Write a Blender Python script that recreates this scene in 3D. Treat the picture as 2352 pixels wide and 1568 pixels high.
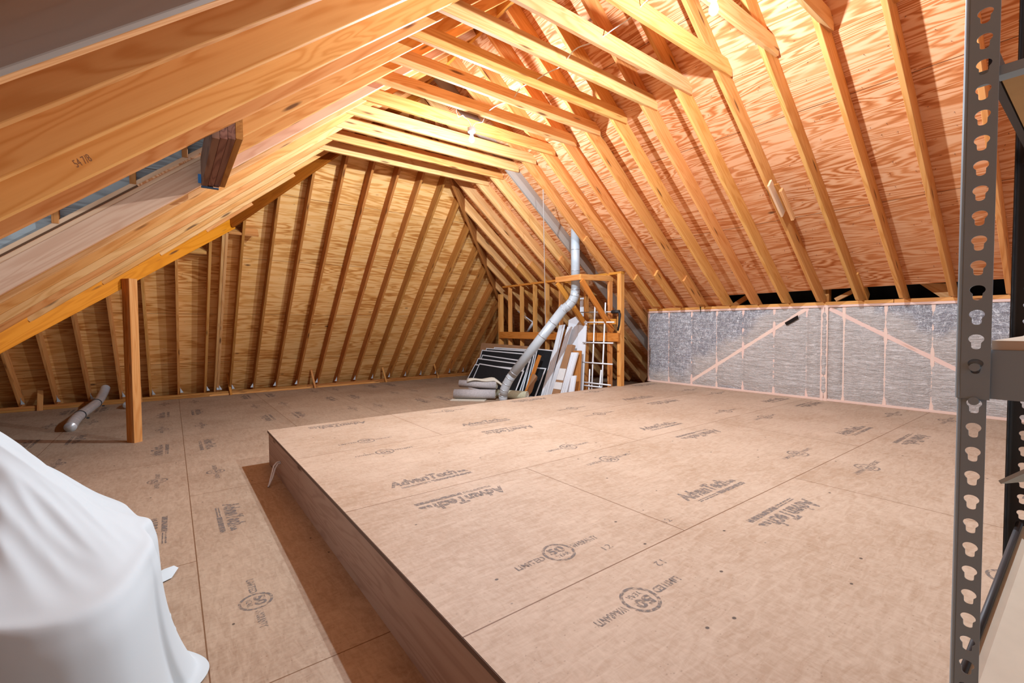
import bpy, bmesh, math, random
from mathutils import Vector, Matrix, noise

for o in list(bpy.data.objects):
    bpy.data.objects.remove(o)
S = bpy.context.scene
C = S.collection
random.seed(7)

# ------------------------------------------------------------------ camera
cam_d = bpy.data.cameras.new('camera')
cam = bpy.data.objects.new('camera', cam_d)
C.objects.link(cam)
cam_d.sensor_width = 36.0
cam_d.lens = 15.941
cam_d.clip_start = 0.05
RT = (0.79939942, -0.60077096, -0.00590065)
DN = (-0.02497156, -0.02341168, -0.99941399)
FW = (0.60028075, 0.79907831, -0.03371748)
cam.matrix_world = Matrix(((RT[0], -DN[0], -FW[0], 0), (RT[1], -DN[1], -FW[1], 0), (RT[2], -DN[2], -FW[2], 0), (0, 0, 0, 1)))
S.camera = cam

# ------------------------------------------------------------------ world, exposure
W = bpy.data.worlds.new('world')
S.world = W
W.use_nodes = True
bg = W.node_tree.nodes['Background']
bg.inputs[0].default_value = (0.66, 0.82, 1.0, 1)
bg.inputs[1].default_value = 1.1
S.view_settings.view_transform = 'Standard'
S.view_settings.look = 'None'
S.view_settings.exposure = 0.0
S.view_settings.gamma = 1.0
S.view_settings.use_curve_mapping = False
BULB_WATTS = 470.0              # each bare bulb; its near field is softened with the light's own Smooth falloff
BULB_COLOR = (0.70, 0.85, 1.0, 1)

# ------------------------------------------------------------------ node helpers
class NT:
    def __init__(s, name):
        s.m = bpy.data.materials.new(name)
        s.m.use_nodes = True
        s.t = s.m.node_tree
        s.b = s.t.nodes['Principled BSDF']
        s.out = s.t.nodes['Material Output']
    def n(s, typ, **kw):
        x = s.t.nodes.new(typ)
        for k, v in kw.items():
            setattr(x, k, v)
        return x
    def l(s, a, b):
        s.t.links.new(a, b)
    def setv(s, sock, v):
        if hasattr(v, 'is_output'):
            s.l(v, sock)
        else:
            sock.default_value = v
    def math(s, op, a, b=None, clamp=False):
        x = s.n('ShaderNodeMath', operation=op, use_clamp=clamp)
        s.setv(x.inputs[0], a)
        if b is not None:
            s.setv(x.inputs[1], b)
        return x.outputs[0]
    def scale(s, vec, sc, off=None):
        x = s.n('ShaderNodeVectorMath', operation='MULTIPLY')
        s.l(vec, x.inputs[0])
        x.inputs[1].default_value = sc
        r = x.outputs[0]
        if off is not None:
            y = s.n('ShaderNodeVectorMath', operation='ADD')
            s.l(r, y.inputs[0])
            s.setv(y.inputs[1], off)
            r = y.outputs[0]
        return r
    def noise(s, vec, scale=1.0, detail=2.0, rough=0.5, dist=0.0):
        x = s.n('ShaderNodeTexNoise')
        s.l(vec, x.inputs['Vector'])
        x.inputs['Scale'].default_value = scale
        x.inputs['Detail'].default_value = detail
        x.inputs['Roughness'].default_value = rough
        x.inputs['Distortion'].default_value = dist
        return x.outputs[0]
    def vor(s, vec, scale=1.0, feature='F1', rnd=1.0):
        x = s.n('ShaderNodeTexVoronoi', feature=feature)
        s.l(vec, x.inputs['Vector'])
        x.inputs['Scale'].default_value = scale
        x.inputs['Randomness'].default_value = rnd
        return x.outputs['Distance']
    def ramp(s, v, pts):
        x = s.n('ShaderNodeValToRGB')
        s.l(v, x.inputs[0])
        e = x.color_ramp.elements
        while len(e) < len(pts):
            e.new(0.5)
        for el, (p, c) in zip(e, pts):
            el.position = p
            el.color = c if len(c) == 4 else (*c, 1)
        return x.outputs[0]
    def mix(s, f, a, b, mode='MIX'):
        x = s.n('ShaderNodeMix', data_type='RGBA', blend_type=mode)
        s.setv(x.inputs['Factor'], f)
        for sock, v in ((x.inputs[6], a), (x.inputs[7], b)):
            if isinstance(v, tuple) and len(v) == 3:
                v = (*v, 1)
            s.setv(sock, v)
        return x.outputs[2]
    def bump(s, h, strength=0.3, dist=0.005):
        x = s.n('ShaderNodeBump')
        x.inputs['Strength'].default_value = strength
        x.inputs['Distance'].default_value = dist
        s.l(h, x.inputs['Height'])
        s.l(x.outputs[0], s.b.inputs['Normal'])
    def obj(s):
        return s.n('ShaderNodeTexCoord').outputs['Object']
    def rnd(s):
        return s.n('ShaderNodeObjectInfo').outputs['Random']
    def done(s, col, rough=0.6, metal=0.0, spec=0.3):
        s.setv(s.b.inputs['Base Color'], col if not isinstance(col, tuple) or len(col) == 4 else (*col, 1))
        s.setv(s.b.inputs['Roughness'], rough)
        s.b.inputs['Metallic'].default_value = metal
        s.b.inputs['Specular IOR Level'].default_value = spec
        return s.m

def plain(name, col, rough=0.6, metal=0.0, spec=0.4, var=0.06, sc=8.0):
    t = NT(name)
    v = t.noise(t.obj(), sc, 4)
    c = t.mix(v, tuple(x * (1 - var * 2) for x in col), tuple(min(1, x * (1 + var * 2)) for x in col))
    return t.done(c, rough, metal, spec)

def lumber(name, light, dark, knot=(0.09, 0.035, 0.015), tint=0.22, contrast=1.0, grey=None):
    """sawn softwood: local X runs along the grain"""
    t = NT(name)
    P = t.obj()
    r = t.rnd()
    comb = t.n('ShaderNodeCombineXYZ')
    t.l(t.math('MULTIPLY', r, 37.0), comb.inputs[0])
    t.l(t.math('MULTIPLY', r, 11.3), comb.inputs[1])
    t.l(t.math('MULTIPLY', r, 5.7), comb.inputs[2])
    off = comb.outputs[0]
    a = t.scale(P, (0.55, 7.0, 7.0), off)
    big = t.noise(a, 1.0, 2.5, 0.5, 0.6)
    rings = t.math('SINE', t.math('MULTIPLY', big, 62.0))
    rings = t.math('MULTIPLY_ADD', rings, 0.5)
    rings.node.inputs[2].default_value = 0.5
    ring_c = t.math('POWER', rings, 2.2)
    fine = t.noise(t.scale(P, (2.0, 90.0, 90.0), off), 1.0, 3)
    wide = t.noise(t.scale(P, (0.8, 3.0, 3.0), off), 1.0, 2)
    f = t.math('ADD', t.math('MULTIPLY', ring_c, 0.42 * contrast), t.math('MULTIPLY', fine, 0.30))
    f = t.math('ADD', f, t.math('MULTIPLY', wide, 0.35))
    f = t.math('SUBTRACT', f, 0.18, True)
    col = t.mix(f, light, dark)
    if grey is not None:
        col = t.mix(t.math('MULTIPLY', t.noise(t.scale(P, (0.9, 6, 6), off), 1.0, 3), 1.3, True), col, grey)
    # knots
    kv = t.vor(t.scale(P, (1.5, 9.5, 9.5), off), 1.0)
    km = t.n('ShaderNodeMapRange')
    t.l(kv, km.inputs[0])
    km.inputs[1].default_value = 0.07
    km.inputs[2].default_value = 0.15
    km.inputs[3].default_value = 1.0
    km.inputs[4].default_value = 0.0
    col = t.mix(t.math('MULTIPLY', km.outputs[0], 0.85), col, knot)
    hs = t.n('ShaderNodeHueSaturation')
    t.l(col, hs.inputs['Color'])
    t.l(t.math('ADD', t.math('MULTIPLY', r, tint), 1.0 - tint / 2), hs.inputs['Value'])
    t.l(t.math('ADD', t.math('MULTIPLY', t.math('FRACT', t.math('MULTIPLY', r, 7.31)), 0.012), 0.490), hs.inputs['Hue'])
    hs.inputs['Saturation'].default_value = 1.10
    t.bump(f, 0.12, 0.003)
    return t.done(hs.outputs[0], 0.62, 0, 0.25)

def plywood(name, light, mid, dark, sheet=(2.44, 1.22), lines=16.0, seam=(0.12, 0.05, 0.02)):
    """rotary-cut face veneer: local X along the grain, local Y across, seams between 4 by 8 foot sheets"""
    t = NT(name)
    P = t.obj()
    br = t.n('ShaderNodeTexBrick')
    br.offset = 0.5
    t.l(P, br.inputs['Vector'])
    br.inputs['Scale'].default_value = 1.0
    br.inputs['Mortar Size'].default_value = 0.0028
    br.inputs['Mortar Smooth'].default_value = 0.1
    br.inputs['Brick Width'].default_value = sheet[0]
    br.inputs['Row Height'].default_value = sheet[1]
    br.inputs['Color1'].default_value = (0, 0, 0, 1)
    br.inputs['Color2'].default_value = (1, 1, 1, 1)
    br.inputs['Bias'].default_value = 0.0
    sh = t.n('ShaderNodeSeparateColor')
    t.l(br.outputs['Color'], sh.inputs[0])
    shade = sh.outputs[0]
    comb = t.n('ShaderNodeCombineXYZ')
    t.l(t.math('MULTIPLY', shade, 19.0), comb.inputs[2])
    base = t.noise(t.scale(P, (0.55, 4.2, 1.0), comb.outputs[0]), 1.0, 2.6, 0.55, 0.5)
    wob = t.noise(t.scale(P, (5.0, 42.0, 1.0), comb.outputs[0]), 1.0, 3)
    ph = t.math('ADD', t.math('MULTIPLY', base, lines * 6.283), t.math('MULTIPLY', wob, 5.0))
    w = t.math('MULTIPLY_ADD', t.math('SINE', ph), 0.5)
    w.node.inputs[2].default_value = 0.5
    w = t.math('POWER', w, 1.6)
    patch = t.noise(t.scale(P, (1.1, 2.6, 1.0), comb.outputs[0]), 1.0, 3)
    wf = t.math('MULTIPLY', w, t.math('MULTIPLY_ADD', patch, 1.5))
    wf.node.inputs[1].links[0].from_node.inputs[2].default_value = -0.1
    col = t.ramp(wf, [(0.0, light), (0.35, mid), (0.9, dark)])
    fib = t.noise(t.scale(P, (4.0, 160.0, 1.0)), 1.0, 2)
    col = t.mix(t.math('MULTIPLY', fib, 0.22), col, mid)
    # football plugs and knots
    kv = t.vor(t.scale(P, (1.3, 2.7, 0.0)), 1.0)
    km = t.n('ShaderNodeMapRange')
    t.l(kv, km.inputs[0])
    km.inputs[1].default_value = 0.035
    km.inputs[2].default_value = 0.075
    km.inputs[3].default_value = 0.9
    km.inputs[4].default_value = 0.0
    col = t.mix(km.outputs[0], col, (0.10, 0.04, 0.018))
    # small splits
    sv = t.vor(t.scale(P, (5.0, 11.0, 0.0)), 1.0)
    sm = t.n('ShaderNodeMapRange')
    t.l(sv, sm.inputs[0])
    sm.inputs[1].default_value = 0.02
    sm.inputs[2].default_value = 0.07
    sm.inputs[3].default_value = 0.75
    sm.inputs[4].default_value = 0.0
    col = t.mix(sm.outputs[0], col, (0.16, 0.06, 0.025))
    hs = t.n('ShaderNodeHueSaturation')
    t.l(col, hs.inputs['Color'])
    t.l(t.math('ADD', t.math('MULTIPLY', shade, 0.14), 0.93), hs.inputs['Value'])
    hs.inputs['Saturation'].default_value = 1.08
    hs.inputs['Hue'].default_value = 0.494
    col = t.mix(br.outputs['Fac'], hs.outputs[0], seam)
    t.bump(w, 0.08, 0.002)
    return t.done(col, 0.65, 0, 0.2)

def panel_floor(name, light, dark, bx, by, rot):
    """oriented strand floor panels; tongue and groove rows, staggered butt joints"""
    t = NT(name)
    P = t.obj()
    mp = t.n('ShaderNodeMapping')
    t.l(P, mp.inputs[0])
    mp.inputs['Location'].default_value = (bx, by, 0)
    mp.inputs['Rotation'].default_value = (0, 0, rot)
    br = t.n('ShaderNodeTexBrick')
    br.offset = 0.5
    t.l(mp.outputs[0], br.inputs['Vector'])
    br.inputs['Scale'].default_value = 1.0
    br.inputs['Mortar Size'].default_value = 0.0032
    br.inputs['Mortar Smooth'].default_value = 0.3
    br.inputs['Brick Width'].default_value = 2.465
    br.inputs['Row Height'].default_value = 1.2195
    br.inputs['Color1'].default_value = (0, 0, 0, 1)
    br.inputs['Color2'].default_value = (1, 1, 1, 1)
    sh = t.n('ShaderNodeSeparateColor')
    t.l(br.outputs['Color'], sh.inputs[0])
    Q = mp.outputs[0]
    flake = t.noise(t.scale(Q, (9.0, 34.0, 1.0)), 1.0, 4, 0.6, 1.2)
    flake2 = t.noise(t.scale(Q, (60.0, 22.0, 1.0)), 1.0, 3, 0.6, 0.8)
    big = t.noise(Q, 1.4, 4, 0.55)
    f = t.math('ADD', t.math('MULTIPLY', flake, 0.55), t.math('MULTIPLY', flake2, 0.35))
    f = t.math('ADD', f, t.math('MULTIPLY', big, 0.5))
    col = t.ramp(f, [(0.40, tuple(min(1, a * 1.08) for a in light)), (0.66, tuple((a * 0.66 + b * 0.34) for a, b in zip(light, dark))), (0.90, dark)])
    sp = t.vor(t.scale(Q, (26.0, 40.0, 1.0)), 1.0)
    spm = t.n('ShaderNodeMapRange')
    t.l(sp, spm.inputs[0])
    spm.inputs[1].default_value = 0.05
    spm.inputs[2].default_value = 0.12
    spm.inputs[3].default_value = 0.45
    spm.inputs[4].default_value = 0.0
    col = t.mix(spm.outputs[0], col, (0.16, 0.09, 0.05))
    # nail heads / chips
    nv = t.vor(t.scale(Q, (7.5, 10.0, 1.0)), 1.0, rnd=0.95)
    nm = t.n('ShaderNodeMapRange')
    t.l(nv, nm.inputs[0])
    nm.inputs[1].default_value = 0.05
    nm.inputs[2].default_value = 0.075
    nm.inputs[3].default_value = 0.9
    nm.inputs[4].default_value = 0.0
    col = t.mix(nm.outputs[0], col, (0.06, 0.04, 0.03))
    # scuffs
    sc = t.noise(t.scale(Q, (1.2, 3.0, 1.0)), 1.0, 5, 0.6)
    scm = t.math('MULTIPLY', t.math('SUBTRACT', sc, 0.58, True), 2.2, True)
    col = t.mix(scm, col, tuple(min(1, x * 1.18) for x in light))
    hs = t.n('ShaderNodeHueSaturation')
    t.l(col, hs.inputs['Color'])
    t.l(t.math('ADD', t.math('MULTIPLY', sh.outputs[0], 0.08), 0.96), hs.inputs['Value'])
    col = t.mix(t.math('MULTIPLY', br.outputs['Fac'], 0.92), hs.outputs[0], (0.15, 0.065, 0.025))
    t.bump(f, 0.06, 0.002)
    return t.done(col, 0.6, 0, 0.25)

M = {}
M['pine'] = lumber('pine lumber', (0.70, 0.375, 0.155), (0.48, 0.19, 0.06))
M['pine_pale'] = lumber('pale pine lumber', (0.75, 0.45, 0.22), (0.54, 0.25, 0.09))
M['pine_red'] = lumber('reddish fir lumber', (0.62, 0.29, 0.095), (0.40, 0.15, 0.04))
M['pine_orange'] = lumber('bright orange fir lumber', (0.74, 0.30, 0.075), (0.52, 0.17, 0.035))
M['pine_brown'] = lumber('brown fir lumber', (0.50, 0.24, 0.09), (0.29, 0.105, 0.035))
M['hip_shade'] = lumber('fir lumber darkened for shade', (0.34, 0.115, 0.035), (0.2, 0.055, 0.018))  # shade on the left hip is put into this darker colour
M['pine_grey'] = lumber('weathered and daylight grey lumber', (0.42, 0.29, 0.20), (0.26, 0.16, 0.10), grey=(0.30, 0.26, 0.23))  # worn grey on the right rafter; cool daylight tint on the left near ply
M['pine_pink'] = lumber('pinkish trimmer lumber', (0.70, 0.46, 0.30), (0.52, 0.29, 0.17))
M['header'] = lumber('dark red brown header lumber', (0.26, 0.14, 0.095), (0.13, 0.06, 0.04), contrast=1.6)
M['ply_right'] = plywood('roof sheathing plywood', (0.77, 0.465, 0.265), (0.63, 0.30, 0.135), (0.40, 0.14, 0.05), lines=17.0)
M['ply_back'] = plywood('yellow roof sheathing plywood', (0.85, 0.53, 0.235), (0.74, 0.41, 0.15), (0.45, 0.19, 0.06), lines=9.0)
M['ply_grey'] = plywood('grey dormer plywood', (0.42, 0.42, 0.40), (0.34, 0.33, 0.31), (0.2, 0.19, 0.18))
M['deck'] = panel_floor('platform subfloor panel', (0.535, 0.395, 0.285), (0.36, 0.23, 0.14), -1.945, 0.0, 0.0)
M['floor'] = panel_floor('attic subfloor panel', (0.49, 0.355, 0.245), (0.30, 0.19, 0.118), 0.0, 0.0, math.pi / 2)
M['rim'] = lumber('rim board', (0.47, 0.345, 0.26), (0.31, 0.20, 0.145))
M['edge'] = plain('dark panel edge', (0.16, 0.10, 0.07), 0.8)
t = NT('grey ink')
nz = t.noise(t.scale(t.obj(), (60, 60, 1)), 1.0, 3)
tr = t.n('ShaderNodeBsdfTransparent')
mx = t.n('ShaderNodeMixShader')
t.b.inputs['Base Color'].default_value = (0.175, 0.14, 0.12, 1)
t.b.inputs['Roughness'].default_value = 0.8
t.l(t.math('MULTIPLY', t.math('SUBTRACT', nz, 0.33, True), 2.9, True), mx.inputs[0])
t.l(tr.outputs[0], mx.inputs[1]); t.l(t.b.outputs[0], mx.inputs[2]); t.l(mx.outputs[0], t.out.inputs[0])
M['ink'] = t.m
M['pencil'] = plain('pencil', (0.24, 0.12, 0.055), 0.8)
M['nail'] = plain('dark nail', (0.10, 0.06, 0.045), 0.5, 0.3)
M['galv'] = plain('galvanised steel', (0.50, 0.52, 0.53), 0.38, 0.5, 0.5, 0.12, 5)
M['pipe'] = plain('galvanised pipe', (0.47, 0.51, 0.53), 0.32, 0.12, 0.5, 0.08, 9)
M['foil'] = plain('crinkled foil', (0.70, 0.71, 0.71), 0.25, 0.45, 0.5, 0.1, 14)
M['steel'] = plain('blue grey enamel', (0.30, 0.385, 0.44), 0.42, 0.05, 0.5, 0.04, 6)
M['steel_dark'] = plain('dark brown grey enamel', (0.05, 0.045, 0.045), 0.5, 0.2)
M['blue_metal'] = plain('blue joist hanger', (0.06, 0.20, 0.42), 0.4, 0.5)
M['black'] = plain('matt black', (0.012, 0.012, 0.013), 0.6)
M['white'] = plain('white paint', (0.72, 0.73, 0.75), 0.45, 0, 0.4, 0.03)
M['white_metal'] = plain('white enamel', (0.78, 0.79, 0.80), 0.35, 0, 0.5, 0.02)
M['mesh'] = plain('black insect mesh', (0.016, 0.017, 0.019), 0.7, 0, 0.2, 0.2, 30)
M['card'] = plain('corrugated cardboard', (0.36, 0.19, 0.095), 0.85, 0, 0.1, 0.1, 6)
M['card_pale'] = plain('pale greyish cardboard', (0.52, 0.49, 0.42), 0.85, 0, 0.1, 0.05, 6)
M['paper'] = plain('paper label', (0.75, 0.73, 0.70), 0.7)
M['particle'] = plain('beige particle board', (0.66, 0.55, 0.42), 0.7, 0, 0.2, 0.05, 20)
M['particle_tan'] = plain('tan particle board underside', (0.50, 0.30, 0.13), 0.7, 0, 0.2, 0.06, 20)
M['carpet'] = plain('grey lilac carpet backing', (0.44, 0.40, 0.385), 0.95, 0, 0.05, 0.14, 40)
M['carpet_edge'] = plain('cream carpet pile', (0.62, 0.56, 0.45), 0.95, 0, 0.05, 0.12, 60)
M['carpet_green'] = plain('olive beige carpet', (0.50, 0.46, 0.31), 0.95, 0, 0.05, 0.12, 40)
M['cord'] = plain('white cable', (0.72, 0.68, 0.66), 0.5)
M['wirecable'] = plain('steel hanging wire', (0.42, 0.36, 0.32), 0.5, 0.3)
M['socket'] = plain('grey lamp holder', (0.5, 0.5, 0.5), 0.5)
t = NT('white cotton sheet')
nz = t.noise(t.scale(t.obj(), (260, 260, 260)), 1.0, 2)
t.bump(nz, 0.05, 0.001)
M['sheet'] = t.done((0.58, 0.63, 0.635), 0.9, 0, 0.1)
t = NT('glowing bulb')
em = t.n('ShaderNodeEmission')
em.inputs[0].default_value = (0.93, 0.97, 1.0, 1)
em.inputs[1].default_value = 9.0
tr = t.n('ShaderNodeBsdfTransparent')
ad = t.n('ShaderNodeAddShader')
t.l(em.outputs[0], ad.inputs[0]); t.l(tr.outputs[0], ad.inputs[1])
t.l(ad.outputs[0], t.out.inputs[0])
M['bulb'] = t.m

def film(name, base, streak, amt, void=None):
    t = NT(name)
    P = t.obj()
    w1 = t.noise(t.scale(P, (1, 16, 7)), 1.0, 5, 0.65, 1.5)
    col = t.mix(w1, base, tuple(x * 0.74 for x in base))
    if void is not None:
        at = t.n('ShaderNodeAttribute', attribute_name='loose_fill')
        fac = at.outputs['Fac']
        col = t.mix(fac, col, t.mix(w1, void, tuple(x * 0.6 for x in void)))
        amt = t.math('ADD', t.math('MULTIPLY', fac, 0.65), amt)
    for k, (sc, th, g) in enumerate((((1, 5, 2.2), 0.012, 1.0), ((1, 3, 7), 0.010, 0.8), ((1, 9, 6), 0.016, 0.7), ((1, 2.2, 3.0), 0.006, 1.0), ((1, 14, 11), 0.02, 0.6))):
        n_ = t.noise(t.scale(P, sc, (3.1 * k, 7.7 * k, 1.3 * k)), 1.0, 4.0, 0.62, 2.2)
        d_ = t.math('ABSOLUTE', t.math('SUBTRACT', n_, 0.5))
        ln = t.n('ShaderNodeMapRange')
        t.l(d_, ln.inputs[0])
        ln.inputs[1].default_value = 0.0
        ln.inputs[2].default_value = th
        t.setv(ln.inputs[3], t.math('MULTIPLY', amt, g) if hasattr(amt, 'is_output') else amt * g)
        ln.inputs[4].default_value = 0.0
        col = t.mix(ln.outputs[0], col, streak)
    wr = t.noise(t.scale(P, (1, 9, 40)), 1.0, 4, 0.6, 2.0)
    t.bump(wr, 0.9, 0.03)
    return t.done(col, 0.33, 0, 0.5)
M['film'] = film('clear film over batts', (0.60, 0.52, 0.465), (0.84, 0.82, 0.80), 0.22, (0.34, 0.315, 0.335))
M['film_stud'] = lumber('film stretched on stud', (0.76, 0.56, 0.46), (0.68, 0.46, 0.37), tint=0.05, contrast=0.4, knot=(0.6, 0.4, 0.3))

# ------------------------------------------------------------------ geometry helpers
WM = {}
def link(name, me, mat, parent=None, M4=None, mods=()):
    o = bpy.data.objects.new(name, me)
    C.objects.link(o)
    M4 = M4 if M4 is not None else Matrix.Identity(4)
    WM[o] = M4
    if parent is not None:
        o.parent = parent
        o.matrix_basis = WM[parent].inverted() @ M4
    else:
        o.matrix_basis = M4
    if mat is not None and me is not None:
        if isinstance(mat, (list, tuple)):
            for m in mat:
                me.materials.append(m)
        else:
            me.materials.append(mat)
    return o
def empty(name, loc):
    return link(name, None, None, None, Matrix.Translation(Vector(loc)))
def tag(o, label, cat, group=None):
    o['label'] = label
    o['category'] = cat
    if group:
        o['group'] = group
    return o
def struct(o, label=None):
    o['kind'] = 'structure'
    if label:
        o['label'] = label
    return o
def mesh(name, v, f, smooth=False):
    me = bpy.data.meshes.new(name)
    me.from_pydata([tuple(p) for p in v], [], f)
    me.update()
    bm = bmesh.new()
    bm.from_mesh(me)
    bmesh.ops.recalc_face_normals(bm, faces=bm.faces)
    bm.to_mesh(me)
    bm.free()
    if smooth:
        for p in me.polygons:
            p.use_smooth = True
    return me
class MB:
    def __init__(s):
        s.v = []; s.f = []; s.mi = []
    def add(s, v, f, mi=0):
        b = len(s.v)
        s.v += [Vector(p) for p in v]
        s.f += [tuple(i + b for i in q) for q in f]
        s.mi += [mi] * len(f)
    def box(s, lo, hi, M4=None, mi=0):
        v = [Vector((x, y, z)) for x in (lo[0], hi[0]) for y in (lo[1], hi[1]) for z in (lo[2], hi[2])]
        if M4 is not None:
            v = [M4 @ p for p in v]
        s.add(v, [(0, 1, 3, 2), (4, 6, 7, 5), (0, 4, 5, 1), (2, 3, 7, 6), (0, 2, 6, 4), (1, 5, 7, 3)], mi)
    def tube(s, pts, r, n=12, cap=True, mi=0):
        pts = [Vector(p) for p in pts]
        rs = r if isinstance(r, (list, tuple)) else [r] * len(pts)
        rings = []
        up = None
        for i, p in enumerate(pts):
            d = (pts[min(i + 1, len(pts) - 1)] - pts[max(i - 1, 0)]).normalized()
            if up is None:
                up = Vector((0, 0, 1)) if abs(d.z) < 0.9 else Vector((1, 0, 0))
            a = d.cross(up).normalized()
            b = a.cross(d).normalized()
            up = b
            rings.append([p + (a * math.cos(2 * math.pi * k / n) + b * math.sin(2 * math.pi * k / n)) * rs[i] for k in range(n)])
        v = [q for ring in rings for q in ring]
        f = []
        for i in range(len(pts) - 1):
            for k in range(n):
                k2 = (k + 1) % n
                f.append((i * n + k, i * n + k2, (i + 1) * n + k2, (i + 1) * n + k))
        if cap:
            f.append(tuple(range(n - 1, -1, -1)))
            f.append(tuple((len(pts) - 1) * n + k for k in range(n)))
        s.add(v, f, mi)
    def build(s, name, mat, parent=None, M4=None, smooth=False, label=None):
        v = s.v
        if M4 is not None:
            inv = M4.inverted()
            v = [inv @ p for p in v]
        me = bpy.data.meshes.new(name)
        me.from_pydata([tuple(p) for p in v], [], s.f)
        for p, m in zip(me.polygons, s.mi):
            p.material_index = m
            p.use_smooth = smooth
        bm = bmesh.new(); bm.from_mesh(me)
        bmesh.ops.recalc_face_normals(bm, faces=bm.faces)
        bm.to_mesh(me); bm.free()
        o = link(name, me, mat, parent, M4)
        if label:
            o['label'] = label
        return o
def frame(p0, p1, up):
    p0 = Vector(p0); p1 = Vector(p1)
    x = (p1 - p0).normalized()
    z = Vector(up)
    z = (z - x * z.dot(x)).normalized()
    y = z.cross(x)
    return Matrix(((x.x, y.x, z.x, p0.x), (x.y, y.y, z.y, p0.y), (x.z, y.z, z.z, p0.z), (0, 0, 0, 1)))
def member_mesh(L, w, d, oy=0.0, oz=0.0, ch=0.003, cut0=0.0, cut1=0.0):
    """board along +X; width in Y, depth in +Z; cut = slope of the end cut (x shift per unit z)"""
    y0, y1, z0, z1 = oy - w / 2, oy + w / 2, oz, oz + d
    sec = [(y0 + ch, z0), (y1 - ch, z0), (y1, z0 + ch), (y1, z1 - ch), (y1 - ch, z1), (y0 + ch, z1), (y0, z1 - ch), (y0, z0 + ch)]
    n = len(sec)
    segs = max(1, int(L / 0.6))
    v = []; f = []
    for k in range(segs + 1):
        t = k / segs
        for y, z in sec:
            v.append((t * L + cut0 * (z - oz) * (1 - t) + cut1 * (z - oz) * t, y, z))
    for k in range(segs):
        for i in range(n):
            j = (i + 1) % n
            f.append((k * n + i, k * n + j, (k + 1) * n + j, (k + 1) * n + i))
    f.append(tuple(range(n - 1, -1, -1)))
    f.append(tuple(segs * n + i for i in range(n)))
    return mesh('board', v, f)
def member(name, p0, p1, w, d, up, mat, parent=None, **kw):
    p0 = Vector(p0); p1 = Vector(p1)
    return link(name, member_mesh((p1 - p0).length, w, d, **kw), mat, parent, frame(p0, p1, up))
def lerp(a, b, t):
    return a + (b - a) * t
ORD = ['zeroth', 'first', 'second', 'third', 'fourth', 'fifth', 'sixth', 'seventh', 'eighth', 'ninth', 'tenth', 'eleventh', 'twelfth',
       'thirteenth', 'fourteenth', 'fifteenth', 'sixteenth', 'seventeenth', 'eighteenth', 'nineteenth', 'twentieth', 'twenty-first', 'twenty-second']

# ------------------------------------------------------------------ key planes (metres; lens at the origin)
ZF, ZD = -1.312, -0.984          # low floor, platform deck
SR = 0.82                        # pitch of the two long slopes
SB = 1.02                        # pitch of the back slope
RX = 2.849                       # ridge line
def zr(x): return 5.63 - SR * x          # underside of right rafters
def zl(x): return 0.957 + SR * x         # underside of left rafters
def zb(y): return 9.40 - SB * y          # underside of back rafters
RD = 0.184                       # rafter depth
DV = RD / math.cos(math.atan(SR))
DB = RD / math.cos(math.atan(SB))
PX, PY = 0.72, 7.78              # where the side-wing ridge meets the hip
NR = Vector((SR, 0, 1)).normalized()
NL = Vector((-SR, 0, 1)).normalized()
NB = Vector((0, SB, 1)).normalized()

# ------------------------------------------------------------------ floors
m = MB(); m.box((-4.4, -3.0, ZF - 0.03), (8.9, 10.95, ZF))
low_floor = struct(m.build('floor', M['floor'], None, Matrix.Translation((0.083, 3.08, ZF))))

plat = tag(empty('raised_platform', (3.7, 2.0, ZF)), 'wide raised plywood platform one step above the attic floor', 'platform')
m = MB(); m.box((0.715, -1.6, ZD - 0.022), (6.71, 4.867, ZD))
m.build('deck', M['deck'], plat, Matrix.Translation((0, 0, ZD)))
m = MB()
for a, b in ((-1.6, 0.9), (0.903, 3.6), (3.603, 4.86)):
    m.box((0.723, a, ZF), (0.753, b, ZD - 0.0225))
m.build('side_board', M['rim'], plat, frame((0.723, -1.6, ZF), (0.723, 4.8, ZF), (0, 0, 1)), label='dark stained rim board under the deck edge')
m = MB(); m.box((0.753, 4.83, ZF), (6.7, 4.858, ZD - 0.0225))
m.build('back_board', M['rim'], plat, frame((0.75, 4.84, ZF), (6.7, 4.84, ZF), (0, 0, 1)))
m = MB(); m.box((0.7128, -1.6, ZD - 0.0215), (0.7155, 4.8675, ZD - 0.0015))
m.build('deck_edge', M['edge'], plat)

# ---- printing on the floor panels
_tc = {}
def text_mesh(s, shear=0.0, bold=0.0):
    key = (s, shear, bold)
    if key in _tc:
        return _tc[key]
    c = bpy.data.curves.new('t', 'FONT')
    c.body = s
    c.shear = shear
    c.offset = bold
    c.resolution_u = 3
    o = bpy.data.objects.new('t', c)
    C.objects.link(o)
    dg = bpy.context.evaluated_depsgraph_get()
    dg.update()
    me = bpy.data.meshes.new_from_object(o.evaluated_get(dg))
    v = [Vector((p.co.x, p.co.y, 0)) for p in me.vertices]
    f = [tuple(p.vertices) for p in me.polygons]
    bpy.data.objects.remove(o)
    bpy.data.curves.remove(c)
    bpy.data.meshes.remove(me)
    x0 = min(p.x for p in v); x1 = max(p.x for p in v)
    y0 = min(p.y for p in v); y1 = max(p.y for p in v)
    v = [Vector(((p.x - x0) / (x1 - x0), (p.y - y0) / (y1 - y0), 0)) for p in v]
    _tc[key] = (v, f)
    return _tc[key]
def stamp_text(mb, s, cx, cy, z, ang, x0, y0, w, h, shear=0.0, bold=0.0):
    v, f = text_mesh(s, shear, bold)
    ca, sa = math.cos(ang), math.sin(ang)
    out = []
    for p in v:
        x = x0 + p.x * w; y = y0 + p.y * h
        out.append((cx + ca * x - sa * y, cy + sa * x + ca * y, z))
    mb.add(out, f)
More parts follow.
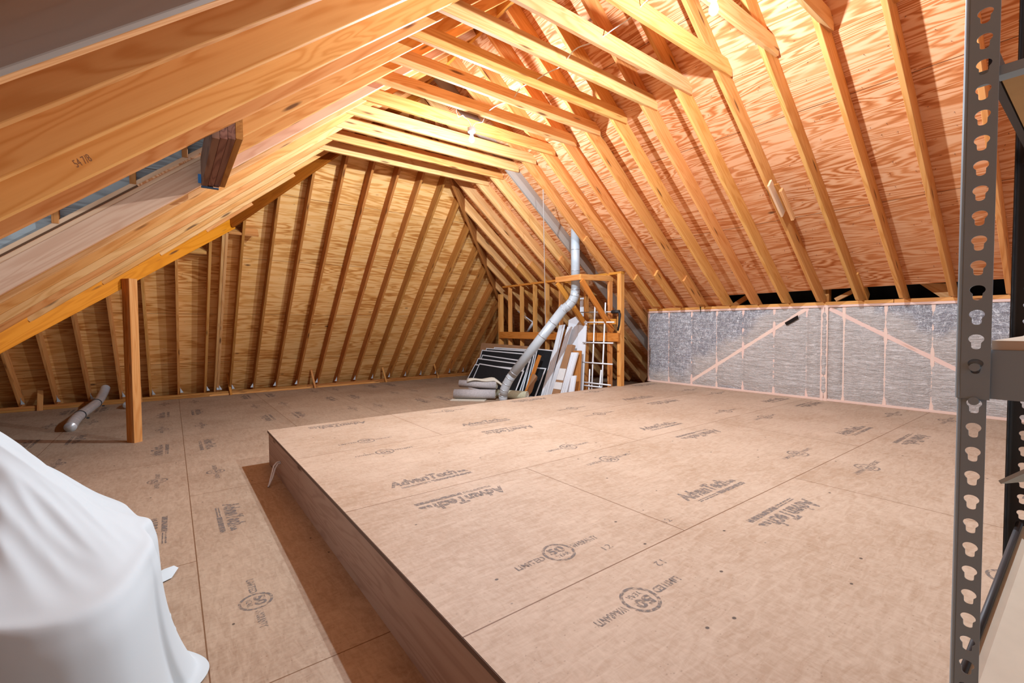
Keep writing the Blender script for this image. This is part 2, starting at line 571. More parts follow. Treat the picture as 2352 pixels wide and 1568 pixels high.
def stamp_rect(mb, cx, cy, z, ang, x0, y0, x1, y1):
    ca, sa = math.cos(ang), math.sin(ang)
    mb.add([(cx + ca * x - sa * y, cy + sa * x + ca * y, z) for x, y in ((x0, y0), (x1, y0), (x1, y1), (x0, y1))], [(0, 1, 2, 3)])
def logo(mb, cx, cy, z, ang):
    stamp_text(mb, 'AdvanTech', cx, cy, z, ang, -0.275, -0.025, 0.47, 0.105, 0.18, 0.048)
    # the two little chevrons at the end
    for dx in (0.0, 0.035):
        ca, sa = math.cos(ang), math.sin(ang)
        pts = [(0.205 + dx, 0.02), (0.225 + dx, 0.02), (0.245 + dx, -0.012), (0.222 + dx, -0.02), (0.205 + dx, -0.012)]
        mb.add([(cx + ca * x - sa * y, cy + sa * x + ca * y, z) for x, y in pts], [(0, 1, 2, 3, 4)])
    stamp_rect(mb, cx, cy, z, ang, -0.02, -0.075, 0.275, -0.043)
    stamp_rect(mb, cx, cy, z, ang, -0.225, -0.055, -0.03, -0.047)
    stamp_rect(mb, cx, cy, z, ang, -0.225, -0.072, -0.03, -0.062)
def warranty(mb, cx, cy, z, ang):
    n = 40
    ca, sa = math.cos(ang), math.sin(ang)
    pts = []
    for k in range(n):
        a = 2 * math.pi * k / n
        for r in (0.061, 0.074):
            x, y = r * math.cos(a), r * math.sin(a)
            pts.append((cx + ca * x - sa * y, cy + sa * x + ca * y, z))
    mb.add(pts, [(2 * k, 2 * k + 1, 2 * ((k + 1) % n) + 1, 2 * ((k + 1) % n)) for k in range(n)])
    stamp_text(mb, '50', cx, cy, z, ang, -0.042, -0.008, 0.084, 0.052, 0, 0.045)
    stamp_text(mb, 'YEAR', cx, cy, z, ang, -0.036, -0.040, 0.072, 0.024, 0, 0.015)
    stamp_text(mb, 'LIMITED', cx, cy, z, ang, -0.232, -0.016, 0.15, 0.034, 0, 0.03)
    stamp_text(mb, 'WARRANTY', cx, cy, z, ang, 0.082, -0.016, 0.155, 0.034, 0, 0.03)
mb = MB()
zi = ZD + 0.0008
for k, ys in enumerate((0.0, 1.2195, 2.439, 3.6585, 4.878)):
    for j in range(5):
        lx = 1.325 + 2.475 * j + (0 if k % 2 == 0 else 1.235)
        wx = 1.325 + 2.475 * j + (1.235 if k % 2 == 0 else 0)
        for s, a in ((1, 0.0), (-1, math.pi)):
            if s == 1 and k == 4:
                continue
            d = 0.215 if s > 0 else 0.20
            if 0.95 < lx < 6.5:
                logo(mb, lx, ys + s * d, zi, a)
            if 0.95 < wx < 6.5:
                warranty(mb, wx, ys + s * 0.215, zi, a)
for x, y, s, a in ((1.62, 1.13, '12', math.pi), (1.50, 1.32, '12', 0), (1.95, 1.32, '12', 0)):
    stamp_text(mb, s, x, y, zi, a, 0, 0, 0.05, 0.035)
mb.build('printed_lettering', M['ink'], plat, None, False, 'grey ink stamps on the deck panels')
mb = MB()
zi = ZF + 0.0008
for k, xs in enumerate((-2.356, -1.1365, 0.083, 1.3025, 2.522, 3.7415)):
    for j in range(5):
        ly = 3.68 + 2.465 * (j - 1) + (0 if k % 2 == 0 else 1.235)
        wy = 3.68 + 2.465 * (j - 1) + (1.235 if k % 2 == 0 else 0)
        for s, a in ((1, -math.pi / 2), (-1, math.pi / 2)):
            x = xs + s * 0.21
            if x > 0.6 and ly < 5.2: ok_l = False
            else: ok_l = ly < 10.1
            if ok_l and not (x < -0.9 and ly < 5): logo(mb, x, ly, zi, a)
            if wy < 10.1 and not (x > 0.6 and wy < 5.2) and not (x < -0.9 and wy < 5): warranty(mb, x, wy, zi, a)
mb.build('printed_lettering', M['ink'], low_floor, None, False, 'grey ink stamps on the floor panels')

# ------------------------------------------------------------------ roof sheathing
def sheet_on(name, poly, zfun, up, gdir, mat, thick=0.013):
    """plan polygon lifted on to a slope, grain along gdir"""
    top = [Vector((x, y, zfun(x, y))) for x, y in poly]
    n = len(top)
    o = top[0]
    g = Vector(gdir)
    z = Vector(up)
    F = frame(o, o + g, z)
    v = top + [p + z * thick for p in top]
    f = [tuple(range(n)), tuple(range(2 * n - 1, n - 1, -1))] + [(i, (i + 1) % n, (i + 1) % n + n, i + n) for i in range(n)]
    inv = F.inverted()
    me = mesh(name, [inv @ p for p in v], f)
    return link(name, me, mat, None, F)
right_sheath = struct(sheet_on('ceiling', [(RX, -3.0), (6.62, -3.0), (6.62, 3.5), (8.9, 3.5), (8.9, 10.95), (RX, 5.99)][::1],
                 lambda x, y: zr(x) + DV, NR, (0, 1, 0), M['ply_right']))
hipx = lambda y: (y - 3.696) / 0.804
left_zf = lambda x, y: zl(x) + DV
for poly in ([(-3.0, -3.0), (RX, -3.0), (RX, 3.235), (-3.0, 3.235)],
             [(0.30, 3.235), (RX, 3.235), (RX, 4.40), (0.30, 4.40)],
             [(-3.0, 3.235), (-1.35, 3.235), (-1.35, 4.40), (-3.0, 4.40)],
             [(-3.0, 4.40), (RX, 4.40), (RX, 5.99), (PX, PY), (-3.0, 4.79)]):
    struct(sheet_on('ceiling', poly, left_zf, NL, (0, 1, 0), M['ply_right']))
back_sheath = struct(sheet_on('wall_back', [(-4.4, 10.95), (-4.4, PY), (PX, PY), (RX, 5.99), (8.9, 10.86), (8.9, 10.95)],
                 lambda x, y: zb(y) + DB, NB, (1, 0, 0), M['ply_back']))
struct(sheet_on('ceiling', [(-4.4, 4.79), (-3.0, 4.79), (PX, PY), (-4.4, PY)], lambda x, y: zb(PY) + DB + (y - PY) * SB,
                Vector((0, -SB, 1)).normalized(), (1, 0, 0), M['ply_right']))
m = MB(); m.box((-4.43, 4.0, ZF), (-4.4, 10.95, 1.9))
struct(m.build('wall_left', M['ply_right'], None, frame((-4.4, 4, ZF), (-4.4, 10, ZF), (1, 0, 0))))
# roofing nails through the sheathing
def nails(parent, n, pick, seed):
    rg = random.Random(seed)
    m = MB()
    for _ in range(n):
        p, d = pick(rg)
        d = (d + Vector((rg.uniform(-.5, .5), rg.uniform(-.5, .5), rg.uniform(-.5, .5)))).normalized()
        a = d.orthogonal().normalized() * 0.0022
        b = d.cross(a).normalized() * 0.0022
        m.add([p + a, p - a * .5 + b, p - a * .5 - b, p + d * rg.uniform(0.012, 0.026)], [(0, 1, 3), (1, 2, 3), (2, 0, 3)])
    o = m.build('roofing_nail', M['nail'], parent)
    o['kind'] = 'stuff'
def pick_r(rg):
    x = rg.uniform(3.6, 6.6); y = rg.uniform(0.4, 6.2)
    return Vector((x, y, zr(x) + DV)), -NR
nails(right_sheath, 520, pick_r, 3)
def pick_b(rg):
    x = rg.uniform(-2.4, 5.5); y = rg.uniform(7.8, 10.3)
    return Vector((x, y, zb(y) + DB)), -NB
nails(back_sheath, 260, pick_b, 4)

# ------------------------------------------------------------------ right slope rafters
def bracket(parent, p, s=1):
    m = MB()
    m.box((p[0], p[1] - 0.02, p[2] - 0.07), (p[0] + s * 0.002 + 0.001, p[1] + 0.02, p[2] + 0.03))
    m.box((min(p[0], p[0] + s * 0.045), p[1] - 0.03, p[2] - 0.072), (max(p[0], p[0] + s * 0.045), p[1] + 0.02, p[2] - 0.069))
    m.add([(p[0], p[1] - 0.02, p[2] + 0.02), (p[0], p[1] - 0.02, p[2] - 0.07), (p[0] + s * 0.05, p[1] - 0.02, p[2] - 0.07)], [(0, 1, 2)])
    m.build('metal_bracket', M['galv'], parent, None, False, 'galvanised metal clip at the rafter foot')
GR = 'rafters of the right roof slope'
for i in range(-8, 14):
    yf = 3.088 + 0.4064 * i
    yc = yf - 0.019
    xt = RX + 0.019 if yc < 5.97 else hipx(yc) + 0.03
    low = yc < 4.85
    xe = 6.514 if low else 8.42
    mat = M['pine_grey'] if i == 6 else (M['pine'] if i < 6 else M['pine_pale'])
    r = member('roof_rafter', (xe, yc, zr(xe)), (xt, yc, zr(xt)), 0.038, RD, NR, mat, cut0=-1 / SR if low else 0.0, cut1=SR)
    if i == 6:
        lab = 'weathered grey rafter on the right slope, just behind the flue pipe'
    elif i <= 5:
        lab = 'pine rafter on the right slope, %s one from the flue pipe towards the steel shelf' % ORD[6 - i]
    else:
        lab = 'short jack rafter above the stud frame, %s one beyond the grey rafter' % ORD[i - 6]
    tag(r, lab, 'rafter', GR)
    # ladder-like packing pieces at the rafter feet
    if i in (2, 3, 4, 5, 7, 8, 9, 10, 11):
        x0 = {2: 6.05, 3: 5.92, 4: 5.95, 5: 5.22}.get(i, 5.45)
        b = member('packing_block', ((6.46 if low else x0 + 0.9), yc - 0.038, zr(6.46 if low else x0 + 0.9) - 0.02), (x0, yc - 0.038, zr(x0) - 0.02), 0.036, 0.12, NR, M['pine'], r, cut0=-1 / SR if low else 0.0)
# ridge board
rb = member('ridge_board', (RX, -3.0, zr(RX) - 0.02), (RX, 6.02, zr(RX) - 0.02), 0.038, 0.26, (0, 0, 1), M['pine_red'])
tag(rb, 'reddish ridge board at the peak above the collar ties', 'ridge board')

# ------------------------------------------------------------------ collar ties
GT = 'collar ties across the attic'
for j in range(-6, 9):
    yf = 3.077 + 0.4064 * j
    yc = yf - 0.019 - 0.019
    zt = 2.318
    x0, x1 = 1.47, 4.25
    mat = [M['pine_pale'], M['pine'], M['pine_pale']][(j + 6) % 3]
    r = member('collar_tie', (x0, yc, zt), (x1, yc, zt), 0.038, 0.14, (0, 0, 1), mat, cut0=1 / SR, cut1=0)
    tag(r, 'horizontal pine collar tie, %s one counted from the far hip end' % ORD[9 - j], 'collar tie', GT)

# ------------------------------------------------------------------ left slope rafters
GL = 'rafters of the left roof slope'
val_x = lambda y: PX - 1.245 * (PY - y)
left_list = [(0.58, .038), (0.99, .038), (1.395, .038), (1.805, .078), (2.08, .038), (2.50, .038), (2.945, .038), (3.205, .038)]
hip_lx = lambda y: PX + (PY - y) * 1.19
mats = ['pine', 'pine', 'pine', 'pine_grey', 'pine', 'pine', 'pine', 'pine']
n = 0
for (y, w), mt in zip(left_list, mats):
    n += 1
    if w > 0.05:
        r = empty('roof_rafter', (-2.75, y, zl(-2.75)))
        member('near_ply', (-2.75, y - 0.0195, zl(-2.75)), (RX - 0.02, y - 0.0195, zl(RX - 0.02)), 0.038, RD + 0.05, NL, M['pine_grey'], r, cut1=SR)['label'] = 'near board tinted grey for daylight'  # grey colour stands in for cool daylight on this face
        member('far_ply', (-2.75, y + 0.0195, zl(-2.75)), (RX - 0.02, y + 0.0195, zl(RX - 0.02)), 0.039, RD + 0.05, NL, M['pine_pale'], r, cut1=SR)['label'] = 'pale far board'
    else:
        r = member('roof_rafter', (-2.75, y, zl(-2.75)), (RX - 0.02, y, zl(RX - 0.02)), w, RD + 0.05, NL, M[mt], cut1=SR)
    tag(r, 'broad pine rafter on the left slope, %s one from the camera' % ORD[n], 'rafter', GL)
    if n == 7:
        mbx = MB()
        F = frame((-0.33, y - 0.0197, 0.75), (0.2, y - 0.0197, 0.75 + 0.53 * SR), (0, -1, 0))
        v, f = text_mesh('54 7/8', 0.15, 0.0)
        mbx.add([F @ Vector((p.x * 0.072, p.y * 0.034, 0)) for p in v], f)
        mbx.build('pencil_mark', M['pencil'], r, None, False, 'pencilled measurement on the rafter side')
# opening: rafters cut short above the header
for k, y in enumerate((3.62, 4.02)):
    x0 = 0.40
    r = member('roof_rafter', (x0, y, zl(x0)), (RX - 0.02, y, zl(RX - 0.02)), 0.038, RD, NL, M['pine'], cut0=0, cut1=SR)
    tag(r, 'shortened rafter on the left slope resting on the dark header, %s' % ('nearer of the two', 'farther of the two')[k], 'rafter', GL)
# far trimmer beside the opening
tr = tag(empty('trimmer_rafter', (-2.75, 4.43, zl(-2.75))), 'pinkish double trimmer rafter on the far side of the roof opening', 'rafter', GL)
x0, x1 = -2.75, RX - 0.02
member('lower_board', (x0, 4.422, zl(x0)), (x1, 4.422, zl(x1)), 0.038, 0.155, NL, M['pine_pink'], tr)
member('upper_board', (x0, 4.424, zl(x0) + 0.156 / NL.z), (x1, 4.424, zl(x1) + 0.156 / NL.z), 0.038, 0.07, NL, M['pine_pink'], tr)
member('backing_board', (x0, 4.461, zl(x0)), (x1, 4.461, zl(x1)), 0.038, 0.225, NL, M['pine'], tr)
k = 0
for j in range(0, 8):
    y = 4.70 - 0.019 + 0.4064 * j
    x0 = max(-2.9, val_x(y) + 0.03)
    x1 = RX - 0.02 if y < 5.97 else hip_lx(y) - 0.03
    if x1 - x0 < 0.1: continue
    k += 1
    r = member('roof_rafter', (x0, y, zl(x0)), (x1, y, zl(x1)), 0.038, RD, NL, M['pine_pale'] if k % 2 else M['pine'], cut1=SR if y < 5.97 else 0)
    tag(r, 'pale left slope rafter ending on the valley beam, %s past the pinkish trimmer' % ORD[k], 'rafter', GL)
# header in the opening
hd = tag(empty('roof_header', (0.28, 3.35, zl(0.28) - 0.07)), 'dark triple ply header with a blue hanger under the left rafters', 'header')
for q in range(4):
    x = 0.240 + 0.0405 * q
    member('header_ply', (x, 3.226, zl(0.255) - 0.045 + 0.008 * q), (x, 4.401, zl(0.255) - 0.045 + 0.008 * q), 0.0385, 0.235, (0, 0, 1), M['header'] if q < 3 else M['pine_brown'], hd)
m = MB()
zz = zl(0.255) - 0.045
m.box((0.218, 4.35, zz - 0.005), (0.335, 4.40, zz - 0.001))
m.box((0.229, 4.36, zz - 0.005), (0.232, 4.40, zz + 0.10))
m.box((0.20, 4.397, zz + 0.03), (0.232, 4.402, zz + 0.10))
m.build('joist_hanger', M['blue_metal'], hd, None, False, 'blue metal hanger strap')
# dormer seen through the opening
m = MB()
q = [(-2.6, left_zf(-2.6, 0) + 0.03), (0.35, left_zf(0.35, 0) + 0.03), (0.35, 2.09), (-2.6, 2.09)]
m.add([(x, 4.47, z) for x, z in q] + [(x, 4.483, z) for x, z in q], [(0, 1, 2, 3), (7, 6, 5, 4), (0, 4, 5, 1), (1, 5, 6, 2), (2, 6, 7, 3), (3, 7, 4, 0)])
dm = m.build('dormer_cheek', M['ply_grey'], None, frame((-2.6, 4.47, 0), (0.4, 4.47, 0), (0, -1, 0)))
tag(dm, 'weathered grey plywood dormer cheek seen through the roof opening', 'dormer wall')
m = MB(); m.box((0.45, 3.24, zl(0.45) + 0.28), (0.462, 4.46, 2.09))
tag(m.build('dormer_back_panel', M['black'], None), 'dark panel closing the dormer behind the header', 'panel')
m = MB(); m.box((-2.0, 3.1, 2.1), (0.47, 4.5, 2.112))
tag(m.build('dormer_roof_panel', M['ply_grey'], None), 'dark plywood lid over the dormer opening', 'panel')
for q, x in enumerate((-0.62, -0.20, 0.12)):
    r = member('dormer_stud', (x, 4.46, left_zf(x, 0) + 0.04), (x, 4.46, 2.08), 0.038, 0.06, (0, -1, 0), M['pine_brown'])
    tag(r, 'brown dormer stud seen through the roof opening, %s from the header' % ('farthest', 'middle', 'nearest')[q], 'stud', 'dormer studs')

# ------------------------------------------------------------------ valley beam, hip rafters, post
vd = Vector((1.245, 1.0, 1.245 * SR)).normalized()
Pv = Vector((PX, PY, zl(PX)))
a = Pv - vd * (3.55 / 1.245 / vd.x * 1.245)
vb = member('valley_beam', Pv - vd * 5.0, Pv + vd * 0.02, 0.045, 0.25, (0, 0, 1), M['pine_orange'], oz=-0.115)
tag(vb, 'bright orange valley beam carrying the ends of the left rafters', 'beam')
hd_ = Vector((RX, 5.99, zl(RX)))
hl = member('hip_rafter', Pv + Vector((0, 0, 0)), hd_, 0.045, 0.25, (0, 0, 1), M['hip_shade'], oz=-0.10)
tag(hl, 'reddish hip rafter, shade painted in, rising from the valley beam to the ridge', 'hip rafter', 'hip rafters')
pr = Vector((8.75, 3.696 + 0.804 * 8.75, zr(8.75)))
hr = member('hip_rafter', pr, Vector((RX, 5.99, zr(RX))), 0.045, 0.24, (0, 0, 1), M['pine_brown'], oz=-0.05)
tag(hr, 'brown hip rafter in the far corner above the stud frame', 'hip rafter', 'hip rafters')
wr = member('ridge_board', (-4.4, PY, zb(PY) - 0.03), (PX, PY, zb(PY) - 0.03), 0.038, 0.25, (0, 0, 1), M['pine'])
tag(wr, 'side wing ridge board above the orange valley beam', 'ridge board')
# near slope of the side wing
for q in range(7):
    x = 0.3 - 0.61 * q
    y0 = PY - (PX - x) / 1.245 + 0.05
    if x < -3.0: y0 = 4.9
    r = member('roof_rafter', (x, y0, zb(PY) + (y0 - PY) * SB), (x, PY - 0.03, zb(PY) - 0.03 * SB), 0.038, RD, Vector((0, -SB, 1)), M['pine'])
    tag(r, 'rafter of the side wing behind the valley beam, %s one from the hip' % ORD[q + 1], 'rafter', 'side wing rafters')
# post
u = Vector((0.779, 0.627, 0)); vv = Vector((-0.627, 0.779, 0))
c0 = Vector((-0.368, 6.715, ZF))
post = tag(empty('timber_post', c0), 'orange timber post under the valley beam, built of three plies', 'post')
ztop = 0.565
for q, (t0, mat) in enumerate(((0.0, 'pine'), (0.039, 'pine_red'), (0.078, 'pine_red'))):
    b = c0 + vv * (t0 + 0.019)
    member('post_ply', b, b + Vector((0, 0, ztop - ZF)), 0.038, 0.092, u, M[mat], post)

# ------------------------------------------------------------------ back slope rafters
GB = 'rafters of the back slope'
specs = []
for k in range(-11, 20):
    specs.append((0.066 + 0.4064 * k + 0.019, 'main'))
specs.append((0.689, 'main'))
specs.append((0.648, 'main'))
specs.sort()
specs = [s for s in specs if s[0] < 6.95]
n = 0
for x, _ in specs:
    if x < PX: yt = PY + 0.03
    elif x < RX: yt = PY - (x - PX) * 0.84 + 0.03
    else: yt = 3.696 + 0.804 * x + 0.03
    if 0.6 < x < 0.72: yt = PY + 0.08
    ye = 10.62
    if ye - yt < 0.25: continue
    n += 1
    mt = 'pine_pale' if 0.6 < x < 0.72 else ('pine' if x < 0.5 else 'pine_brown')
    r = member('roof_rafter', (x, ye, zb(ye)), (x, yt, zb(yt)), 0.038, RD, NB, M[mt])
    tag(r, 'upright rafter on the plywood back slope, %s one from the left' % (ORD[n] if n < len(ORD) else 'one over twenty-second'), 'rafter', GB)
    s = 1 if x < 1.0 else -1
    bracket(r, (x + s * 0.0195, 10.36, zb(10.36) + 0.05), s)
for q, (xa, xb, yb, lab) in enumerate(((0.71, 1.10, 7.86, 'short header block between back rafters, right one under the dark hip'), (0.06, 0.45, 8.14, 'short header block between back rafters, left one under the valley beam'))):
    r = member('header_block', (xa, yb, zb(yb) + 0.01), (xb, yb, zb(yb) + 0.01), 0.038, 0.15, NB, M['pine'])
    tag(r, lab, 'block', 'header blocks')
# sole plate along the foot of the back slope
sp = tag(empty('sole_plate', (1.0, 10.40, ZF)), 'doubled timber plate along the foot of the back slope', 'plate')
for a, b, z, mt in ((-4.4, 0.55, 0, 'pine_brown'), (0.553, 3.9, 0, 'pine'), (3.903, 8.0, 0, 'pine_brown'), (-4.4, -1.2, .039, 'pine_brown'), (-1.197, 2.3, .039, 'pine_brown'), (2.303, 8.0, .039, 'pine_brown')):
    member('plate_board', (a, 10.445, ZF + z), (b, 10.445, ZF + z), 0.089, 0.038, (0, 0, 1), M[mt], sp)
for q, (x, h, lean) in enumerate(((-1.72, 0.33, 0.02), (-0.46, 0.34, -0.01), (0.91, 0.42, -0.06), (2.46, 0.40, -0.08), (4.05, 0.36, -0.10), (5.42, 0.36, -0.12))):
    r = member('wood_brace', (x, 10.372, ZF + 0.002), (x + lean, 10.355, ZF + h), 0.07 if q == 0 else 0.04, 0.02, (0, -1, 0), M['pine'] if q != 2 else M['pine_red'])
    tag(r, 'short stick leaning on the plate below the back slope, %s one from the left' % ORD[q + 1], 'stick', 'short braces on the sole plate')

# ------------------------------------------------------------------ knee wall on the platform
KX = 6.72
kw = struct(empty('wall_right', (KX, 2.4, ZD)), 'low knee wall of film-covered insulation behind the platform')
ZT_ = 0.245
stud_y = [4.935, 4.533, 4.115, 3.691, 3.291, 2.862, 2.45, 2.042, 1.626, 1.21, 0.80, 0.39, -0.02, -0.43, -0.84, -1.25]
wide = (2.268, 2.226)
segs_y = sorted(stud_y + [2.208, 2.286])
def dA(y):  # diagonal rising to the double stud from the far end
    return lerp(-0.90, 0.215, (4.115 - y) / (4.115 - 2.45))
def dB(y):
    return lerp(0.20, -0.62, (2.20 - y) / (2.20 - 0.80))
def film_mesh():
    v = []; f = []; at = []
    ny, nz_ = 420, 90
    y0, y1 = -1.25, 4.95
    for a in range(ny + 1):
        y = lerp(y0, y1, a / ny)
        lo = max([s for s in segs_y if s <= y], default=segs_y[0]); hi = min([s for s in segs_y if s > y], default=segs_y[-1] + 0.01)
        t_ = (y - lo) / max(hi - lo, 1e-4)
        for b in range(nz_ + 1):
            z = lerp(ZD, ZT_, b / nz_)
            e = math.sin(math.pi * min(max(t_, 0), 1)) ** 0.5
            zz = (b / nz_)
            ez = min(1, zz * 9) * min(1, (1 - zz) * 9)
            nn = noise.noise(Vector((y * 4, z * 7, 3.1))) * 0.6
            # pull wrinkles fanning out from the staples on each stud
            rid = 1 - abs(noise.noise(Vector((y * 3.0 + 0.8 * math.sin(z * 5), z * 19, 7.7)))) * 2
            rid2 = 1 - abs(noise.noise(Vector((y * 8.0, z * 30 + y * 6, 1.7)))) * 2
            dd = 1.0
            for fn, ylo, yhi in ((dA, 2.45, 4.4), (dB, 0.2, 2.2)):
                if ylo < y < yhi:
                    dist = abs(z - fn(y)) / 0.13
                    if dist < 1: dd = min(dd, dist)
            v.append((KX + 0.012 - (0.030 + 0.016 * nn + 0.010 * rid + 0.006 * rid2) * e * ez * dd, y, z))
            w = 0.10 * noise.noise(Vector((y * 3, z * 3, 0))) + 0.05 * noise.noise(Vector((y * 11, z * 11, 4)))
            k_ = 0.0
            if y > 2.6: k_ = max((z - max(dA(y) + 0.20, -0.55) + w) / 0.12, min((y - 4.02) / 0.25, 1.0) * (z + 0.92 + w) / 0.2)
            if 2.86 > y > 2.45: k_ = (z - 0.20 + w) / 0.1
            if -0.2 < y < 1.74: k_ = (z - max(dB(y) + 0.24, -0.12 if y > .8 else -0.25) + w) / 0.12
            at.append(min(1.0, max(0.0, k_)))
    for a in range(ny):
        for b in range(nz_):
            f.append((a * (nz_ + 1) + b, (a + 1) * (nz_ + 1) + b, (a + 1) * (nz_ + 1) + b + 1, a * (nz_ + 1) + b + 1))
    me = bpy.data.meshes.new('film')
    me.from_pydata(v, [], f)
    for p in me.polygons:
        p.use_smooth = True
    A = me.attributes.new('loose_fill', 'FLOAT', 'POINT')
    A.data.foreach_set('value', at)
    return me
fo = link('vapour_film', film_mesh(), M['film'], kw)
fo['label'] = 'clear plastic film bulging over pale insulation'
for y in stud_y + list(wide):
    member('wall_stud', (KX + (0.004 if y not in wide else -0.016), y, ZD), (KX + (0.004 if y not in wide else -0.016), y, ZT_), 0.036, 0.03, (1, 0, 0), M['film_stud'], kw)
member('diagonal_web', (KX + 0.0045, 4.115, dA(4.115)), (KX + 0.0045, 2.45, dA(2.45)), 0.05, 0.02, (1, 0, 0), M['film_stud'], kw)
member('diagonal_web', (KX + 0.0045, 2.20, dB(2.20)), (KX + 0.0045, 0.80, dB(0.80)), 0.05, 0.02, (1, 0, 0), M['film_stud'], kw)
member('bottom_strip', (KX + 0.002, -1.25, ZD), (KX + 0.002, 4.95, ZD), 0.03, 0.03, (0, 0, 1), M['film_stud'], kw)
member('top_strip', (KX + 0.003, -1.25, ZT_ - 0.03), (KX + 0.003, 4.95, ZT_ - 0.03), 0.03, 0.03, (0, 0, 1), M['film_stud'], kw)
m = MB()
m.box((KX + 0.035, -1.25, ZF), (KX + 0.06, 4.95, ZT_))
m.build('backing_panel', M['black'], kw)
m = MB(); m.box((KX + 0.0, 4.95, ZD), (KX + 0.09, 4.955, ZT_))
m.build('end_film', M['film'], kw)
# black repair patches
m = MB()
F = frame((KX - 0.030, 2.70, 0.005), (KX - 0.030, 2.53, 0.115), (-1, 0, 0))
m.add([F @ Vector(p) for p in ((0, -0.022, 0), (0.17, -0.025, 0), (0.19, 0.02, 0), (0.0, 0.024, 0), (0, -0.022, 0.002), (0.17, -0.025, 0.002), (0.19, 0.02, 0.002), (0.0, 0.024, 0.002))],
      [(0, 1, 2, 3), (7, 6, 5, 4), (0, 4, 5, 1), (1, 5, 6, 2), (2, 6, 7, 3), (3, 7, 4, 0)])
m.build('tape_patch', plain('glossy black tape', (0.01, 0.01, 0.01), 0.15), kw, None, False, 'torn strip of black tape')
tp = member('top_plate', (KX - 0.01 + 0.045, -1.25, ZT_), (KX - 0.01 + 0.045, 1.55, ZT_), 0.095, 0.042, (0, 0, 1), M['pine'], kw)
tp = member('top_plate', (KX - 0.01 + 0.045, 1.556, ZT_), (KX - 0.01 + 0.045, 4.96, ZT_), 0.095, 0.042, (0, 0, 1), M['pine'], kw)
# black vent baffles in the eave beyond
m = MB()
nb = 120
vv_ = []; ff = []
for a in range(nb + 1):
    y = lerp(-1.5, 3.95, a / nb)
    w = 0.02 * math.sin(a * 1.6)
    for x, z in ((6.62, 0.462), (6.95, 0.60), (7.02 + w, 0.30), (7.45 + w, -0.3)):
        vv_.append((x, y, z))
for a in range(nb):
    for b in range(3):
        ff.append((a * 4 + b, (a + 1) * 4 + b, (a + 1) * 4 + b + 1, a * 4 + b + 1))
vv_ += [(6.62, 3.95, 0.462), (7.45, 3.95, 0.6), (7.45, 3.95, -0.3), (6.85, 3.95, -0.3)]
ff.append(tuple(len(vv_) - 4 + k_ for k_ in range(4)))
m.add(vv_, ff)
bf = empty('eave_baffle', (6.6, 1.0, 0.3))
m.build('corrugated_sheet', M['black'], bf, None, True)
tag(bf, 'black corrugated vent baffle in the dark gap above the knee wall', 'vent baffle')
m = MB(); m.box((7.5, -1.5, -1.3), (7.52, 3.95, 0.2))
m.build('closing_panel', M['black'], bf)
zk = ZT_ + 0.042
r = tag(empty('short_post', (6.74, 2.25, zk)), 'short doubled post standing on the knee wall plate', 'post')
member('post_ply', (6.74, 2.27, zk), (6.74, 2.27, 0.45), 0.038, 0.09, (1, 0, 0), M['pine_pale'], r)
member('post_ply', (6.74, 2.231, zk), (6.74, 2.231, 0.45), 0.036, 0.08, (1, 0, 0), M['pine_brown'], r)
r = tag(empty('cripple_block', (6.62, 1.95, zk)), 'pair of blocks nailed beside a rafter on the knee wall plate', 'block')
member('block_board', (6.78, 1.832, zk), (6.40, 1.832, zk + 0.38 * SR - 0.02), 0.038, 0.10, NR, M['pine'], r)
member('block_board', (6.78, 1.912, zk - 0.01), (6.52, 1.912, zk + 0.20), 0.036, 0.08, NR, M['pine_brown'], r)
r = member('web_strut', (6.80, 2.16, zk + 0.02), (6.86, 1.92, zk + 0.16), 0.05, 0.038, (-1, 0, 0), M['pine_pale'])
tag(r, 'small slanting strut beside the short post on the knee wall plate', 'strut', 'struts in the eave gap')
m = MB()
y0, y1 = 1.40, 1.09
m.add([(6.83, 1.36, 0.46), (6.83, 1.10, 0.44), (6.83, 1.09, zk), (6.83, 1.17, zk), (6.87, 1.36, 0.46), (6.87, 1.10, 0.44), (6.87, 1.09, zk), (6.87, 1.17, zk)],
      [(0, 1, 2, 3), (7, 6, 5, 4), (0, 4, 5, 1), (1, 5, 6, 2), (2, 6, 7, 3), (3, 7, 4, 0)])
tag(m.build('web_strut', M['pine_pale'], None, frame((6.85, 1.36, 0.46), (6.85, 1.1, zk), (-1, 0, 0))), 'pale triangular plywood web in the eave gap by the steel shelf', 'strut', 'struts in the eave gap')
r = member('web_strut', (6.80, 3.46, zk + 0.0), (6.86, 3.22, zk + 0.17), 0.07, 0.038, (-1, 0, 0), M['pine_brown'])
tag(r, 'slanting brown strut in the eave gap left of the dark opening', 'strut', 'struts in the eave gap')
# two short boards nailed to a rafter
cb = tag(empty('cleat', (5.2, 2.2, zr(5.2))), 'two short boards nailed to a right slope rafter', 'cleat')
member('cleat_board', (5.36, 2.195, zr(5.36) - 0.005), (5.03, 2.195, zr(5.03) - 0.005), 0.022, 0.10, NR, M['pine_pink'], cb, oz=-0.09)
member('cleat_board', (5.44, 2.13, zr(5.44) - 0.005), (5.13, 2.13, zr(5.13) - 0.005), 0.03, 0.06, NR, M['pine_pale'], cb, oz=-0.05)
member('cleat_board', (5.36, 2.163, zr(5.36) - 0.005), (5.08, 2.163, zr(5.08) - 0.005), 0.05, 0.02, NR, M['pine_brown'], cb, oz=-0.005)

